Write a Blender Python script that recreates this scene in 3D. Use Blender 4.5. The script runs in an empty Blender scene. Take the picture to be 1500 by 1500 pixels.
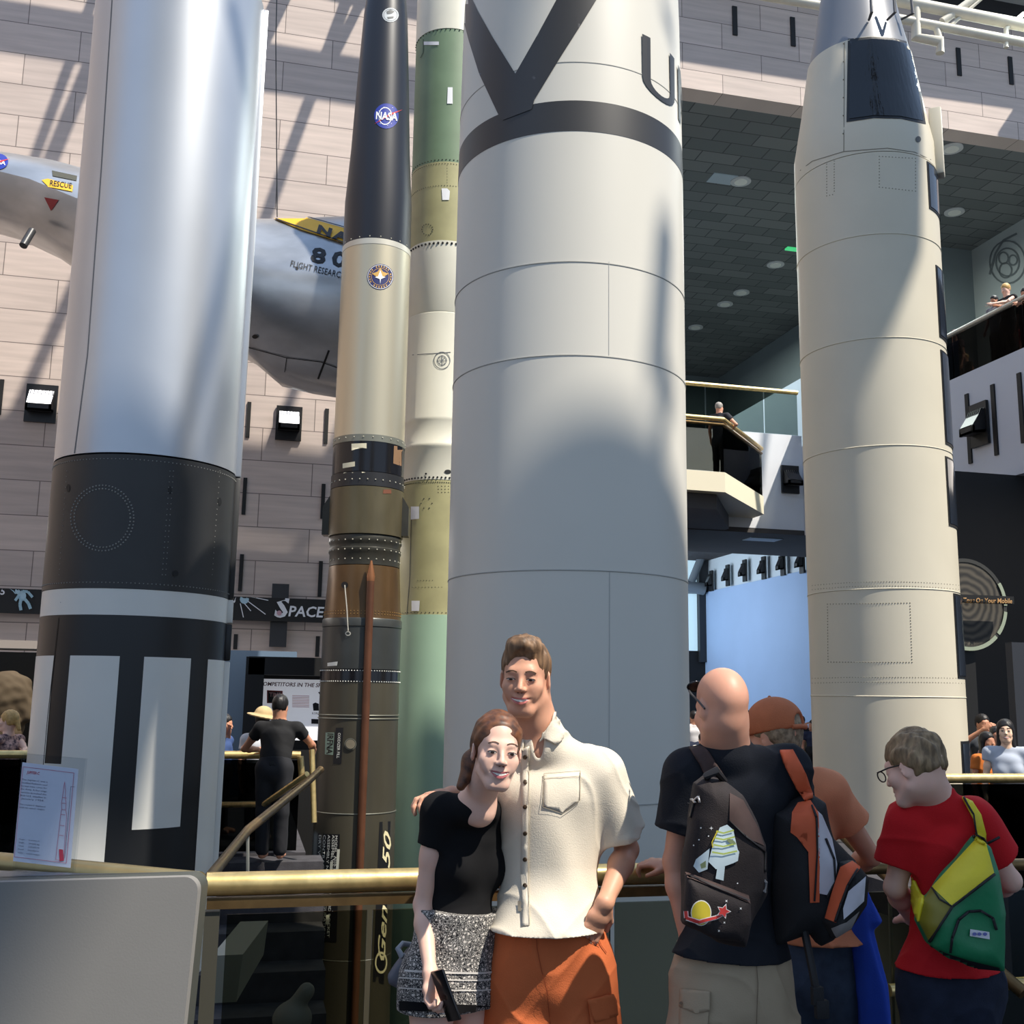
import bpy, bmesh, math, random
import numpy as np
from mathutils import Vector, Matrix, noise as mnoise
from mathutils.bvhtree import BVHTree
random.seed(7)
COL = bpy.context.scene.collection
R = math.radians
FP = 1570.0; CAMZ = 1.65; PITCH = 9.8; ROLL = .88; YAW = -13.5
RM = Matrix.Rotation(R(YAW), 3, 'Z') @ Matrix.Rotation(R(90+PITCH), 3, 'X') @ Matrix.Rotation(R(ROLL), 3, 'Z')
O = Vector((0, 0, CAMZ))
FW = Vector((math.sin(R(-YAW)), math.cos(R(-YAW)), 0)); RT = Vector((math.cos(R(-YAW)), -math.sin(R(-YAW)), 0)); UP = Vector((0, 0, 1))
def V(r, f, u): return RT*r + FW*f + UP*u
def ray(px, py): return RM @ Vector(((px-750)/FP, (750-py)/FP, -1))
def at(px, py, D):
    d = ray(px, py); return O + d*(D/d.dot(FW))
def on_y(px, py, y): d = ray(px, py); return O + d*(y/d.y)
def on_x(px, py, x): d = ray(px, py); return O + d*(x/d.x)
def on_z(px, py, z): d = ray(px, py); return O + d*((z-CAMZ)/d.z)

# ---------- materials
def lin(c):
    return tuple((v/255/12.92 if v/255 <= .04045 else ((v/255+.055)/1.055)**2.4) for v in c)
MC = {}
def mat(name, c, rough=.6, metal=0., nz=0., ns=4., bump=0., bs=60., c2=None, spec=None, stretch=(1, 1, 1), coat=0., sheen=0., detail=4):
    if name in MC: return MC[name]
    m = bpy.data.materials.new(name); m.use_nodes = True; N = m.node_tree.nodes; L = m.node_tree.links
    b = N['Principled BSDF']; b.inputs['Roughness'].default_value = rough; b.inputs['Metallic'].default_value = metal
    if spec is not None: b.inputs['Specular IOR Level'].default_value = spec
    if coat: b.inputs['Coat Weight'].default_value = coat
    if sheen: b.inputs['Sheen Weight'].default_value = sheen
    col = lin(c)
    b.inputs['Base Color'].default_value = (*col, 1)
    if nz or bump or c2:
        tc = N.new('ShaderNodeTexCoord'); mp = N.new('ShaderNodeMapping'); mp.inputs['Scale'].default_value = stretch
        L.new(tc.outputs['Object'], mp.inputs[0])
    if nz or c2:
        n = N.new('ShaderNodeTexNoise'); n.inputs['Scale'].default_value = ns; n.inputs['Detail'].default_value = detail
        L.new(mp.outputs[0], n.inputs['Vector'])
        r = N.new('ShaderNodeValToRGB'); r.color_ramp.elements[0].position = .35; r.color_ramp.elements[1].position = .65
        cc = lin(c2) if c2 else tuple(v*(1-nz) for v in col)
        r.color_ramp.elements[0].color = (*cc, 1); r.color_ramp.elements[1].color = (*(col if c2 else tuple(min(1, v*(1+nz*.6)) for v in col)), 1)
        L.new(n.outputs[0], r.inputs[0]); L.new(r.outputs[0], b.inputs['Base Color'])
    if bump:
        n2 = N.new('ShaderNodeTexNoise'); n2.inputs['Scale'].default_value = bs; n2.inputs['Detail'].default_value = 3
        L.new(mp.outputs[0], n2.inputs['Vector'])
        bp = N.new('ShaderNodeBump'); bp.inputs['Strength'].default_value = bump; bp.inputs['Distance'].default_value = .01
        L.new(n2.outputs[0], bp.inputs['Height']); L.new(bp.outputs[0], b.inputs['Normal'])
    MC[name] = m; return m
def emis(name, c, s):
    if name in MC: return MC[name]
    m = mat(name, c, .4); b = m.node_tree.nodes['Principled BSDF']
    b.inputs['Emission Color'].default_value = (*lin(c), 1); b.inputs['Emission Strength'].default_value = s; return m
def glassm(name, tint, refl=.12, rough=.02):
    if name in MC: return MC[name]
    m = bpy.data.materials.new(name); m.use_nodes = True; N = m.node_tree.nodes; L = m.node_tree.links
    N.remove(N['Principled BSDF']); out = N['Material Output']
    t = N.new('ShaderNodeBsdfTransparent'); t.inputs[0].default_value = (*tint, 1)
    g = N.new('ShaderNodeBsdfGlossy'); g.inputs['Roughness'].default_value = rough
    lw = N.new('ShaderNodeLayerWeight'); lw.inputs[0].default_value = refl
    mx = N.new('ShaderNodeMixShader'); L.new(lw.outputs['Fresnel'], mx.inputs[0]); L.new(t.outputs[0], mx.inputs[1]); L.new(g.outputs[0], mx.inputs[2])
    L.new(mx.outputs[0], out.inputs[0]); MC[name] = m; return m
def brickm(name, c1, c2, cm, bw, bh, rough=.7, off=.5, mortar=.012, streak=.0, plane='xz', var=.5, spec=.5):
    if name in MC: return MC[name]
    m = bpy.data.materials.new(name); m.use_nodes = True; N = m.node_tree.nodes; L = m.node_tree.links
    b = N['Principled BSDF']; b.inputs['Roughness'].default_value = rough; b.inputs['Specular IOR Level'].default_value = spec
    tc = N.new('ShaderNodeTexCoord'); sp = N.new('ShaderNodeSeparateXYZ'); cb = N.new('ShaderNodeCombineXYZ')
    L.new(tc.outputs['Object'], sp.inputs[0])
    L.new(sp.outputs['XYZ'.index(plane[0].upper())], cb.inputs[0]); L.new(sp.outputs['XYZ'.index(plane[1].upper())], cb.inputs[1])
    k = N.new('ShaderNodeTexBrick'); k.offset = off; k.squash = 1; k.inputs['Scale'].default_value = 1
    k.inputs['Brick Width'].default_value = bw; k.inputs['Row Height'].default_value = bh; k.inputs['Mortar Size'].default_value = mortar
    k.inputs['Mortar Smooth'].default_value = .1; k.inputs['Bias'].default_value = 0
    k.inputs['Color1'].default_value = (*lin(c1), 1); k.inputs['Color2'].default_value = (*lin(c2), 1); k.inputs['Mortar'].default_value = (*lin(cm), 1)
    L.new(cb.outputs[0], k.inputs['Vector'])
    col = k.outputs['Color']
    if streak:
        mp = N.new('ShaderNodeMapping'); mp.inputs['Scale'].default_value = (.35, 5, 1); L.new(cb.outputs[0], mp.inputs[0])
        n = N.new('ShaderNodeTexNoise'); n.inputs['Scale'].default_value = 1.6; n.inputs['Detail'].default_value = 6; L.new(mp.outputs[0], n.inputs['Vector'])
        rm = N.new('ShaderNodeMapRange'); rm.inputs[1].default_value = .3; rm.inputs[2].default_value = .7; rm.inputs[3].default_value = 1-streak; rm.inputs[4].default_value = 1.05
        L.new(n.outputs[0], rm.inputs[0])
        mx = N.new('ShaderNodeMixRGB'); mx.blend_type = 'MULTIPLY'; mx.inputs[0].default_value = 1
        L.new(col, mx.inputs[1]); L.new(rm.outputs[0], mx.inputs[2]); col = mx.outputs[0]
    L.new(col, b.inputs['Base Color']); MC[name] = m; return m

# ---------- object plumbing (vertices are given in world space, each root sits at its base)
OFF = {}
def tag(o, label=None, cat=None, group=None, kind=None):
    if label: o['label'] = label
    if cat: o['category'] = cat
    if group: o['group'] = group
    if kind: o['kind'] = kind
    return o
def empty(name, loc, label=None, cat=None, group=None, kind=None):
    o = bpy.data.objects.new(name, None); COL.objects.link(o); o.location = loc; o.empty_display_size = .1
    OFF[o.name] = Vector(loc); return tag(o, label, cat, group, kind)
def link(name, me, parent=None):
    o = bpy.data.objects.new(name, me); COL.objects.link(o)
    if parent:
        off = OFF[parent.name]; o.parent = parent
    else:
        n = len(me.vertices); co = np.empty(n*3, np.float32); me.vertices.foreach_get('co', co); co = co.reshape(-1, 3)
        off = Vector(((co[:, 0].min()+co[:, 0].max())/2, (co[:, 1].min()+co[:, 1].max())/2, co[:, 2].min())) if n else Vector()
        o.location = off
    me.transform(Matrix.Translation(-off)); OFF[o.name] = off; return o
def wco(o):
    me = o.data; n = len(me.vertices); co = np.empty(n*3, np.float32); me.vertices.foreach_get('co', co)
    return co.reshape(-1, 3) + np.array(OFF[o.name], np.float32)
class MB:
    def __init__(s): s.bm = bmesh.new()
    def box(s, c, size, rot=None, bev=0):
        r = bmesh.ops.create_cube(s.bm, size=1); vs = r['verts']
        M = Matrix.Translation(Vector(c)) @ ((rot.to_4x4()) if rot is not None else Matrix.Identity(4)) @ Matrix.Diagonal((*size, 1))
        bmesh.ops.transform(s.bm, matrix=M, verts=vs)
        if bev:
            es = list({e for v in vs for e in v.link_edges}); bmesh.ops.bevel(s.bm, geom=es, offset=bev, segments=2, affect='EDGES', profile=.5)
        return s
    def tube(s, pts, r, seg=12, r2=None, cap=True):
        pts = [Vector(p) for p in pts]; rings = []; n = len(pts)
        up = None
        for i, p in enumerate(pts):
            a = pts[max(0, i-1)]; b = pts[min(n-1, i+1)]; d = (b-a).normalized()
            if 0 < i < n-1:
                d1 = (p-a).normalized(); d2 = (b-p).normalized(); sc = 1/max(.5, math.cos(d1.angle(d2)/2)) if d1.length and d2.length else 1
            else: sc = 1
            if up is None: up = Vector((0, 0, 1)) if abs(d.z) < .9 else Vector((1, 0, 0))
            x = d.cross(up).normalized(); y = x.cross(d).normalized(); up = y
            rr = r if r2 is None else r+(r2-r)*i/max(1, n-1)
            rings.append([s.bm.verts.new(p+(x*math.cos(t)+y*math.sin(t))*rr*(sc if 0 < i < n-1 else 1)) for t in [2*math.pi*k/seg for k in range(seg)]])
        for A, B in zip(rings, rings[1:]):
            for k in range(seg): f = s.bm.faces.new((A[k], B[k], B[(k+1) % seg], A[(k+1) % seg])); f.smooth = True
        if cap: s.bm.faces.new(rings[0]); s.bm.faces.new(rings[-1][::-1])
        return s
    def lathe(s, c, prof, seg=96, mi=0, cap=True):
        rings = []
        for r, z in prof:
            rings.append([s.bm.verts.new((c[0]+r*math.cos(2*math.pi*k/seg), c[1]+r*math.sin(2*math.pi*k/seg), z)) for k in range(seg)])
        for A, B in zip(rings, rings[1:]):
            for k in range(seg):
                f = s.bm.faces.new((A[k], A[(k+1) % seg], B[(k+1) % seg], B[k])); f.smooth = True; f.material_index = mi
        if cap: s.bm.faces.new(rings[0][::-1]); s.bm.faces.new(rings[-1])
        return s
    def poly(s, pts):
        s.bm.faces.new([s.bm.verts.new(Vector(p)) for p in pts]); return s
    def prism(s, pts, vec):
        a = [s.bm.verts.new(Vector(p)) for p in pts]; b = [s.bm.verts.new(Vector(p)+Vector(vec)) for p in pts]; n = len(a)
        s.bm.faces.new(a); s.bm.faces.new(b[::-1])
        for i in range(n): s.bm.faces.new((a[i], b[i], b[(i+1) % n], a[(i+1) % n]))
        return s
    def ball(s, c, r, sub=2, scale=(1, 1, 1), rot=None):
        q = bmesh.ops.create_icosphere(s.bm, subdivisions=sub, radius=r)
        M = Matrix.Translation(Vector(c)) @ (rot.to_4x4() if rot is not None else Matrix.Identity(4)) @ Matrix.Diagonal((*scale, 1))
        bmesh.ops.transform(s.bm, matrix=M, verts=q['verts'])
        for v in q['verts']:
            for f in v.link_faces: f.smooth = True
        return s
    def loft(s, rings, cap=True):
        rs = [[s.bm.verts.new(Vector(p)) for p in r] for r in rings]; n = len(rs[0])
        for A, B in zip(rs, rs[1:]):
            for k in range(n): f = s.bm.faces.new((A[k], A[(k+1) % n], B[(k+1) % n], B[k])); f.smooth = True
        if cap: s.bm.faces.new(rs[0][::-1]); s.bm.faces.new(rs[-1])
        return s
    def build(s, name, m, parent=None, label=None, cat=None, group=None, kind=None):
        bmesh.ops.recalc_face_normals(s.bm, faces=s.bm.faces)
        me = bpy.data.meshes.new(name); s.bm.to_mesh(me); s.bm.free(); me.set_sharp_from_angle(angle=R(38))
        for q in (m if isinstance(m, (list, tuple)) else [m]): me.materials.append(q)
        return tag(link(name, me, parent), label, cat, group, kind)
def copy_tree(o, parent=None):
    c = o.copy(); COL.objects.link(c); c.parent = parent
    if o.name in OFF: OFF[c.name] = OFF[o.name].copy()
    for ch in list(o.children): copy_tree(ch, c)
    return c

# ---------- flat marks applied on a real surface (paint, prints, seams): a thin patch lying on the target mesh
def bvh_of(objs):
    vs = []; fs = []
    for o in objs:
        me = o.data; co = wco(o); b = len(vs); vs += [Vector(c) for c in co]
        fs += [tuple(b+i for i in p.vertices) for p in me.polygons]
    return BVHTree.FromPolygons(vs, fs)
BC = {}
def stick(name, polys, objs, m, parent, lift=.003, step=8., kind=None, group=None, label=None, bm0=None, miss=None):
    objs = objs if isinstance(objs, (list, tuple)) else [objs]
    key = tuple(o.name for o in objs)
    if key not in BC: BC[key] = bvh_of(objs)
    tree = BC[key]
    bm = bm0 or bmesh.new()
    for p in polys:
        try: bm.faces.new([bm.verts.new((x, y, 0)) for x, y in p])
        except ValueError: pass
    bmesh.ops.triangulate(bm, faces=bm.faces)
    xs = [v.co.x for v in bm.verts]; ys = [v.co.y for v in bm.verts]
    if not xs: return None
    for ax, lo, hi in ((0, min(xs), max(xs)), (1, min(ys), max(ys))):
        t = lo+step
        while t < hi:
            co = [0, 0, 0]; no = [0, 0, 0]; co[ax] = t; no[ax] = 1
            bmesh.ops.bisect_plane(bm, geom=bm.verts[:]+bm.edges[:]+bm.faces[:], plane_co=co, plane_no=no); t += step
    dead = []
    for v in bm.verts:
        d = ray(v.co.x, v.co.y).normalized(); h = tree.ray_cast(O, d)
        if h[0] is None: dead.append(v)
        else:
            n = h[1] if h[1].dot(d) < 0 else -h[1]
            v.co = h[0] + n*lift*.5 - d*lift*.8
    bmesh.ops.delete(bm, geom=dead, context='VERTS')
    for f in bm.faces:
        f.smooth = True; f.normal_update()
        if f.normal.dot(f.calc_center_median()-O) > 0: f.normal_flip()
    me = bpy.data.meshes.new(name); bm.to_mesh(me); bm.free()
    if not len(me.vertices): return None
    me.materials.append(m); o = link(name, me, parent); return tag(o, label, None, group, kind)
def line(pts, w):
    out = []
    for (x0, y0), (x1, y1) in zip(pts, pts[1:]):
        l = math.hypot(x1-x0, y1-y0) or 1; nx, ny = -(y1-y0)/l*w/2, (x1-x0)/l*w/2
        out.append([(x0+nx, y0+ny), (x1+nx, y1+ny), (x1-nx, y1-ny), (x0-nx, y0-ny)])
    return out
def disc(cx, cy, rx, ry=None, n=20, rot=0):
    ry = ry or rx; c, s = math.cos(rot), math.sin(rot)
    return [[(cx+rx*math.cos(t)*c-ry*math.sin(t)*s, cy+rx*math.cos(t)*s+ry*math.sin(t)*c) for t in [2*math.pi*k/n for k in range(n)]]]
def ringp(cx, cy, r0, r1, asp=1., n=24):
    f = lambda r, k: (cx+r*math.cos(2*math.pi*k/n), cy+r*asp*math.sin(2*math.pi*k/n))
    return [[f(r0, k), f(r1, k), f(r1, k+1), f(r0, k+1)] for k in range(n)]
def star(cx, cy, r, n=5, rot=-90, q=.45):
    return [[(cx+(r if k % 2 == 0 else r*q)*math.cos(R(rot+180*k/n)), cy+(r if k % 2 == 0 else r*q)*math.sin(R(rot+180*k/n))) for k in range(2*n)]]
def text_bm(s, h=1., shear=0., bold=0., space=1., align='CENTER'):
    cu = bpy.data.curves.new('t', 'FONT'); cu.body = s; cu.size = 1; cu.resolution_u = 2; cu.shear = shear; cu.offset = bold; cu.space_character = space
    cu.align_x = align; cu.align_y = 'CENTER'; ob = bpy.data.objects.new('t', cu); COL.objects.link(ob)
    bpy.context.view_layer.update(); dg = bpy.context.evaluated_depsgraph_get()
    me = bpy.data.meshes.new_from_object(ob.evaluated_get(dg)); bm = bmesh.new(); bm.from_mesh(me)
    bpy.data.objects.remove(ob); bpy.data.meshes.remove(me); bpy.data.curves.remove(cu)
    bmesh.ops.scale(bm, vec=(h/.7, h/.7, 1), verts=bm.verts); return bm      # h = cap height
def text_px(name, s, cx, cy, h, objs, m, parent, rot=0, width=None, sy=0., bold=0., shear=0., lift=.004, step=8, align='CENTER', space=1.):
    bm = text_bm(s, h, shear, bold, space, align)
    xs = [v.co.x for v in bm.verts]
    k = width/(max(xs)-min(xs)) if width else 1
    c, q = math.cos(R(rot)), math.sin(R(rot))
    for v in bm.verts:
        x, y = v.co.x*k, -v.co.y; y += sy*x
        v.co = (cx+x*c-y*q, cy+x*q+y*c, 0)
    return stick(name, [], objs, m, parent, lift, step, bm0=bm)
def text_flat(name, s, org, xd, yd, h, m, parent, width=None, bold=0., shear=0., align='CENTER', space=1.):
    bm = text_bm(s, h, shear, bold, space, align)
    xs = [v.co.x for v in bm.verts]; k = width/(max(xs)-min(xs)) if width else 1
    for v in bm.verts: v.co = Vector(org)+Vector(xd)*v.co.x*k+Vector(yd)*v.co.y
    me = bpy.data.meshes.new(name); bm.to_mesh(me); bm.free(); me.materials.append(m); return link(name, me, parent)

# ---------- distance-field modelling for bodies, clothes and bags
def smin(a, b, k):
    if k <= 0: return np.minimum(a, b)
    h = np.maximum(k-np.abs(a-b), 0)/k; return np.minimum(a, b)-h*h*k*.25
class Sdf:
    def __init__(s, lo, hi, h):
        s.lo = np.array(lo, float)-h*3; s.h = h
        s.n = np.ceil((np.array(hi, float)+h*3-s.lo)/h).astype(int)+1
        s.a = np.full(s.n, .5, np.float32); s.ax = [(s.lo[i]+h*np.arange(s.n[i])).astype(np.float32) for i in range(3)]
    def reg(s, lo, hi):
        i0 = np.clip(np.floor((np.array(lo)-s.lo)/s.h).astype(int), 0, s.n); i1 = np.clip(np.ceil((np.array(hi)-s.lo)/s.h).astype(int)+1, 0, s.n)
        sl = tuple(slice(a, b) for a, b in zip(i0, i1))
        return sl, s.ax[0][sl[0]][:, None, None], s.ax[1][sl[1]][None, :, None], s.ax[2][sl[2]][None, None, :]
    def op(s, f, lo, hi, k=.02, mode='add'):
        mg = k+s.h*3; sl, X, Y, Z = s.reg(np.array(lo)-mg, np.array(hi)+mg)
        if 0 in s.a[sl].shape: return
        d = f(X, Y, Z).astype(np.float32)
        if mode == 'add': s.a[sl] = smin(s.a[sl], d, k)
        elif mode == 'sub': s.a[sl] = -smin(-s.a[sl], d, k)
        else: s.a[sl] = -smin(-s.a[sl], -d, k)
    def cap(s, a, b, ra, rb=None, k=.02, mode='add'):
        a = np.array(a, float); b = np.array(b, float); rb = ra if rb is None else rb; ba = b-a; l2 = max(1e-9, ba@ba)
        def f(X, Y, Z):
            t = np.clip(((X-a[0])*ba[0]+(Y-a[1])*ba[1]+(Z-a[2])*ba[2])/l2, 0, 1)
            return np.sqrt((X-a[0]-t*ba[0])**2+(Y-a[1]-t*ba[1])**2+(Z-a[2]-t*ba[2])**2)-(ra+(rb-ra)*t)
        r = max(ra, rb); s.op(f, np.minimum(a, b)-r, np.maximum(a, b)+r, k, mode)
    def ecap(s, a, b, ra, rb, side, front, k=.03, mode='add'):      # elliptical: ra = (side, front) radii at a
        a = np.array(a, float); b = np.array(b, float); ba = b-a; l2 = max(1e-9, ba@ba); S = np.array(side, float); Fv = np.array(front, float)
        def f(X, Y, Z):
            dx, dy, dz = X-a[0], Y-a[1], Z-a[2]
            t = np.clip((dx*ba[0]+dy*ba[1]+dz*ba[2])/l2, 0, 1); dx = dx-t*ba[0]; dy = dy-t*ba[1]; dz = dz-t*ba[2]
            rs = ra[0]+(rb[0]-ra[0])*t; rf = ra[1]+(rb[1]-ra[1])*t; m = np.minimum(rs, rf)
            q1 = dx*S[0]+dy*S[1]+dz*S[2]; q2 = dx*Fv[0]+dy*Fv[1]+dz*Fv[2]; q3 = dx*dx+dy*dy+dz*dz-q1*q1-q2*q2
            k0 = np.sqrt((q1/rs)**2+(q2/rf)**2+np.maximum(q3, 0)/m**2); k1 = np.sqrt((q1/rs**2)**2+(q2/rf**2)**2+np.maximum(q3, 0)/m**4)
            return k0*(k0-1)/np.maximum(k1, 1e-6)
        r = max(*ra, *rb); s.op(f, np.minimum(a, b)-r, np.maximum(a, b)+r, k, mode)
    def ell(s, c, r, A=None, k=.02, mode='add'):                     # A: 3 axis vectors
        c = np.array(c, float); A = [np.array(v, float) for v in (A or ((1, 0, 0), (0, 1, 0), (0, 0, 1)))]
        def f(X, Y, Z):
            k0 = 0; k1 = 0
            for ax, rr in zip(A, r):
                q = (X-c[0])*ax[0]+(Y-c[1])*ax[1]+(Z-c[2])*ax[2]; k0 = k0+(q/rr)**2; k1 = k1+(q/rr**2)**2
            k0 = np.sqrt(k0); return k0*(k0-1)/np.maximum(np.sqrt(k1), 1e-6)
        s.op(f, c-max(r), c+max(r), k, mode)
    def plane(s, p, n, lo=None, hi=None, k=.0):                      # removes the side n points to
        p = np.array(p, float); n = np.array(n, float); n = n/np.linalg.norm(n)
        lo = s.lo if lo is None else lo; hi = s.lo+s.n*s.h if hi is None else hi
        s.op(lambda X, Y, Z: (X-p[0])*n[0]+(Y-p[1])*n[1]+(Z-p[2])*n[2], lo, hi, k, 'and')
    def pillow(s, pts, T, r, fr, k=.0, mode='add', taper=None):      # polygon (plane coords) swollen to a soft solid; fr = (origin, x, y, n)
        o, ex, ey, en = [np.array(v, float) for v in fr]; P = np.array(pts, float)
        def f(X, Y, Z):
            u = (X-o[0])*ex[0]+(Y-o[1])*ex[1]+(Z-o[2])*ex[2]; v = (X-o[0])*ey[0]+(Y-o[1])*ey[1]+(Z-o[2])*ey[2]; w = (X-o[0])*en[0]+(Y-o[1])*en[1]+(Z-o[2])*en[2]
            d = np.full(np.broadcast(u, v).shape, 1e9); sg = np.ones(d.shape)
            for i in range(len(P)):
                a = P[i]; b = P[i-1]; e = b-a; wx = u-a[0]; wy = v-a[1]; t = np.clip((wx*e[0]+wy*e[1])/(e@e+1e-12), 0, 1)
                d = np.minimum(d, (wx-e[0]*t)**2+(wy-e[1]*t)**2)
                c1 = v >= a[1]; c2 = v < b[1]; c3 = e[0]*wy > e[1]*wx
                fl = (c1 & c2 & c3) | (~c1 & ~c2 & ~c3); sg = np.where(fl, -sg, sg)
            d2 = sg*np.sqrt(d)+r; dz = np.abs(w)-T+r
            return np.minimum(np.maximum(d2, dz), 0)+np.sqrt(np.maximum(d2, 0)**2+np.maximum(dz, 0)**2)-r
        W = [o+ex*p[0]+ey*p[1]+en*q for p in P for q in (-T, T)]
        s.op(f, np.min(W, 0), np.max(W, 0), k, mode)
    def wrinkle(s, amp, sc=(18, 18, 9), seed=0., lo=None, hi=None, ridge=0.):
        sl, X, Y, Z = s.reg(s.lo if lo is None else lo, s.lo+s.n*s.h if hi is None else hi)
        a, b, c = sc
        w = np.sin(X*a+2.1*np.sin(Z*c*.9+seed)+Y*a*.5+seed)+.7*np.sin(Z*c*2.1+1.7*np.sin(X*a*.7+seed*2)+Y*b)+.5*np.sin((X+Y)*a*2.2+Z*c*1.7+1.3*np.sin(Y*b+seed))
        s.a[sl] += (amp*w).astype(np.float32)
        if ridge:
            ph = X*9+Z*13+Y*7+seed*3+1.6*np.sin(Z*6+X*8+seed)+.8*np.sin(X*17-Z*9)
            ph2 = X*-11+Z*8+Y*9+seed+1.4*np.sin(Z*7.5-X*6)
            s.a[sl] -= (ridge*((1-np.abs(np.sin(ph)))**3+.8*(1-np.abs(np.sin(ph2)))**4)).astype(np.float32)
    def build(s, name, m, parent=None, **kw):
        v = s.a; v[0] = v[-1] = .5; v[:, 0] = v[:, -1] = .5; v[:, :, 0] = v[:, :, -1] = .5
        ins = v < 0; n = s.n
        cnt = np.zeros(n-1, np.int8); cs = [(i, j, k) for i in (0, 1) for j in (0, 1) for k in (0, 1)]
        for i, j, k in cs: cnt += ins[i:n[0]-1+i, j:n[1]-1+j, k:n[2]-1+k]
        I = np.argwhere((cnt > 0) & (cnt < 8))
        if not len(I): return None
        vid = np.full(n-1, -1, np.int32); vid[tuple(I.T)] = np.arange(len(I))
        cv = np.stack([v[I[:, 0]+i, I[:, 1]+j, I[:, 2]+k] for i, j, k in cs], 1); acc = np.zeros((len(I), 3)); num = np.zeros(len(I))
        for a in range(8):
            for b in range(a+1, 8):
                pa, pb = np.array(cs[a]), np.array(cs[b])
                if abs(pa-pb).sum() != 1: continue
                x = (cv[:, a] < 0) != (cv[:, b] < 0); t = np.where(x, cv[:, a]/np.where(x, cv[:, a]-cv[:, b], 1), 0)
                acc += np.where(x[:, None], pa+(pb-pa)*t[:, None], 0); num += x
        P = (I+acc/num[:, None])*s.h+s.lo
        Q = []
        for ax in range(3):
            o1, o2 = [(1, 2), (2, 0), (0, 1)][ax]
            sa = [slice(None)]*3; sb = [slice(None)]*3; sa[ax] = slice(0, -1); sb[ax] = slice(1, None)
            A = ins[tuple(sa)]; B = ins[tuple(sb)]; E = np.argwhere(A != B); E = E[(E[:, o1] > 0) & (E[:, o2] > 0) & (E[:, o1] < n[o1]-1) & (E[:, o2] < n[o2]-1)]
            fl = A[tuple(E.T)]
            def g(d1, d2):
                K = E.copy(); K[:, o1] -= d1; K[:, o2] -= d2; return vid[tuple(K.T)]
            q = np.stack([g(1, 1), g(0, 1), g(0, 0), g(1, 0)], 1); q[~fl] = q[~fl][:, ::-1]; Q.append(q)
        Q = np.concatenate(Q); Q = Q[(Q >= 0).all(1)]
        me = bpy.data.meshes.new(name); me.vertices.add(len(P)); me.vertices.foreach_set('co', P.astype(np.float32).ravel())
        me.loops.add(len(Q)*4); me.loops.foreach_set('vertex_index', Q.astype(np.int32).ravel())
        me.polygons.add(len(Q)); me.polygons.foreach_set('loop_start', np.arange(0, len(Q)*4, 4, dtype=np.int32)); me.polygons.foreach_set('loop_total', np.full(len(Q), 4, np.int32))
        me.polygons.foreach_set('use_smooth', np.ones(len(Q), bool)); me.update(calc_edges=True); me.validate()
        for q in (m if isinstance(m, (list, tuple)) else [m]): me.materials.append(q)
        return tag(link(name, me, parent), **kw)

# ---------- camera
cam = bpy.data.cameras.new('camera'); co = bpy.data.objects.new('camera', cam); COL.objects.link(co)
cam.sensor_width = 36; cam.lens = 36*FP/1500; cam.clip_end = 300
co.matrix_world = Matrix.Translation(O) @ RM.to_4x4(); bpy.context.scene.camera = co
vs = bpy.context.scene.view_settings; vs.view_transform = 'Standard'; vs.look = 'None'; vs.gamma = 1; vs.exposure = .0; vs.use_curve_mapping = False
# ================= materials
stone = brickm('stone', (206, 189, 178), (190, 175, 166), (120, 108, 102), 2.3, .76, .65, .5, .010, .16)
white_paint = mat('white_paint', (214, 216, 220), .6, nz=.03, ns=1.5)
soffit_m = mat('soffit', (72, 68, 66), .8, nz=.1, ns=1)
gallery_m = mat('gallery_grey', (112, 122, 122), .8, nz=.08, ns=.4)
dark_m = mat('dark_wall', (20, 20, 22), .7, nz=.2, ns=1)
black_m = mat('black_paint', (7, 7, 8), .6)
carpet_m = mat('carpet', (62, 60, 64), .95, nz=.25, ns=8, bump=.3, bs=90)
pitfloor_m = mat('pit_floor', (36, 35, 36), .9, nz=.2, ns=3)
brass = mat('brass', (226, 196, 132), .33, .8, nz=.18, ns=14, bump=.05, bs=40)
brass_dull = mat('dull_brass', (120, 96, 62), .45, .8, nz=.2, ns=14)
bluewall_m = mat('blue_wall', (160, 186, 222), .7, nz=.04, ns=.5)
tile_m = brickm('ceiling_tile', (120, 124, 122), (100, 105, 104), (72, 76, 76), 1.25, .62, .85, .5, .02, 0, 'xy', var=1)
glass_dark = glassm('rail_glass', (.52, .52, .46), .10, .02)
glass_clear = glassm('clear_glass', (.93, .94, .95), .06, .02)
pipe_m = mat('pipe_white', (214, 208, 192), .45, nz=.05, ns=5)

# ================= the hall
YW = 24.4
def wall(name, pts, vec, m, **k): return MB().prism(pts, vec).build(name, m, kind='structure', **k)
xo = on_y(900, 400, YW).x; ZC = on_y(1085, 141, YW).z
ZPT = on_y(1100, 633, YW).z; ZPB = on_y(1100, 773, YW).z
wb = MB(); wb.prism([(-34, YW, 0), (xo, YW, 0), (xo, YW, ZC), (34, YW, ZC), (34, YW, 21.5), (-34, YW, 21.5)], (0, .6, 0))
wall_back = wb.build('wall_back', stone, kind='structure', label='pale stone block wall behind the rockets with dark slots')
def slot(px, y0, y1, w=.085, y=YW, par=wall_back):
    a = on_y(px, y0, y); b = on_y(px, y1, y); MB().box(((a.x+b.x)/2, y-.01, (a.z+b.z)/2), (w, .05, abs(a.z-b.z))).build('vent_slot', black_m, par)
for px, a, b in ((364, 589, 641), (478, 599, 650), (358, 700, 754), (473, 709, 760), (353, 812, 866), (469, 822, 874), (345, 929, 951), (465, 932, 962), (1, 556, 608)): slot(px, a, b)
for px, a, b in ((1076, 10, 52), (1161, 26, 68), (1404, 71, 111), (1480, 84, 124)): slot(px, a, b, .14)
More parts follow.
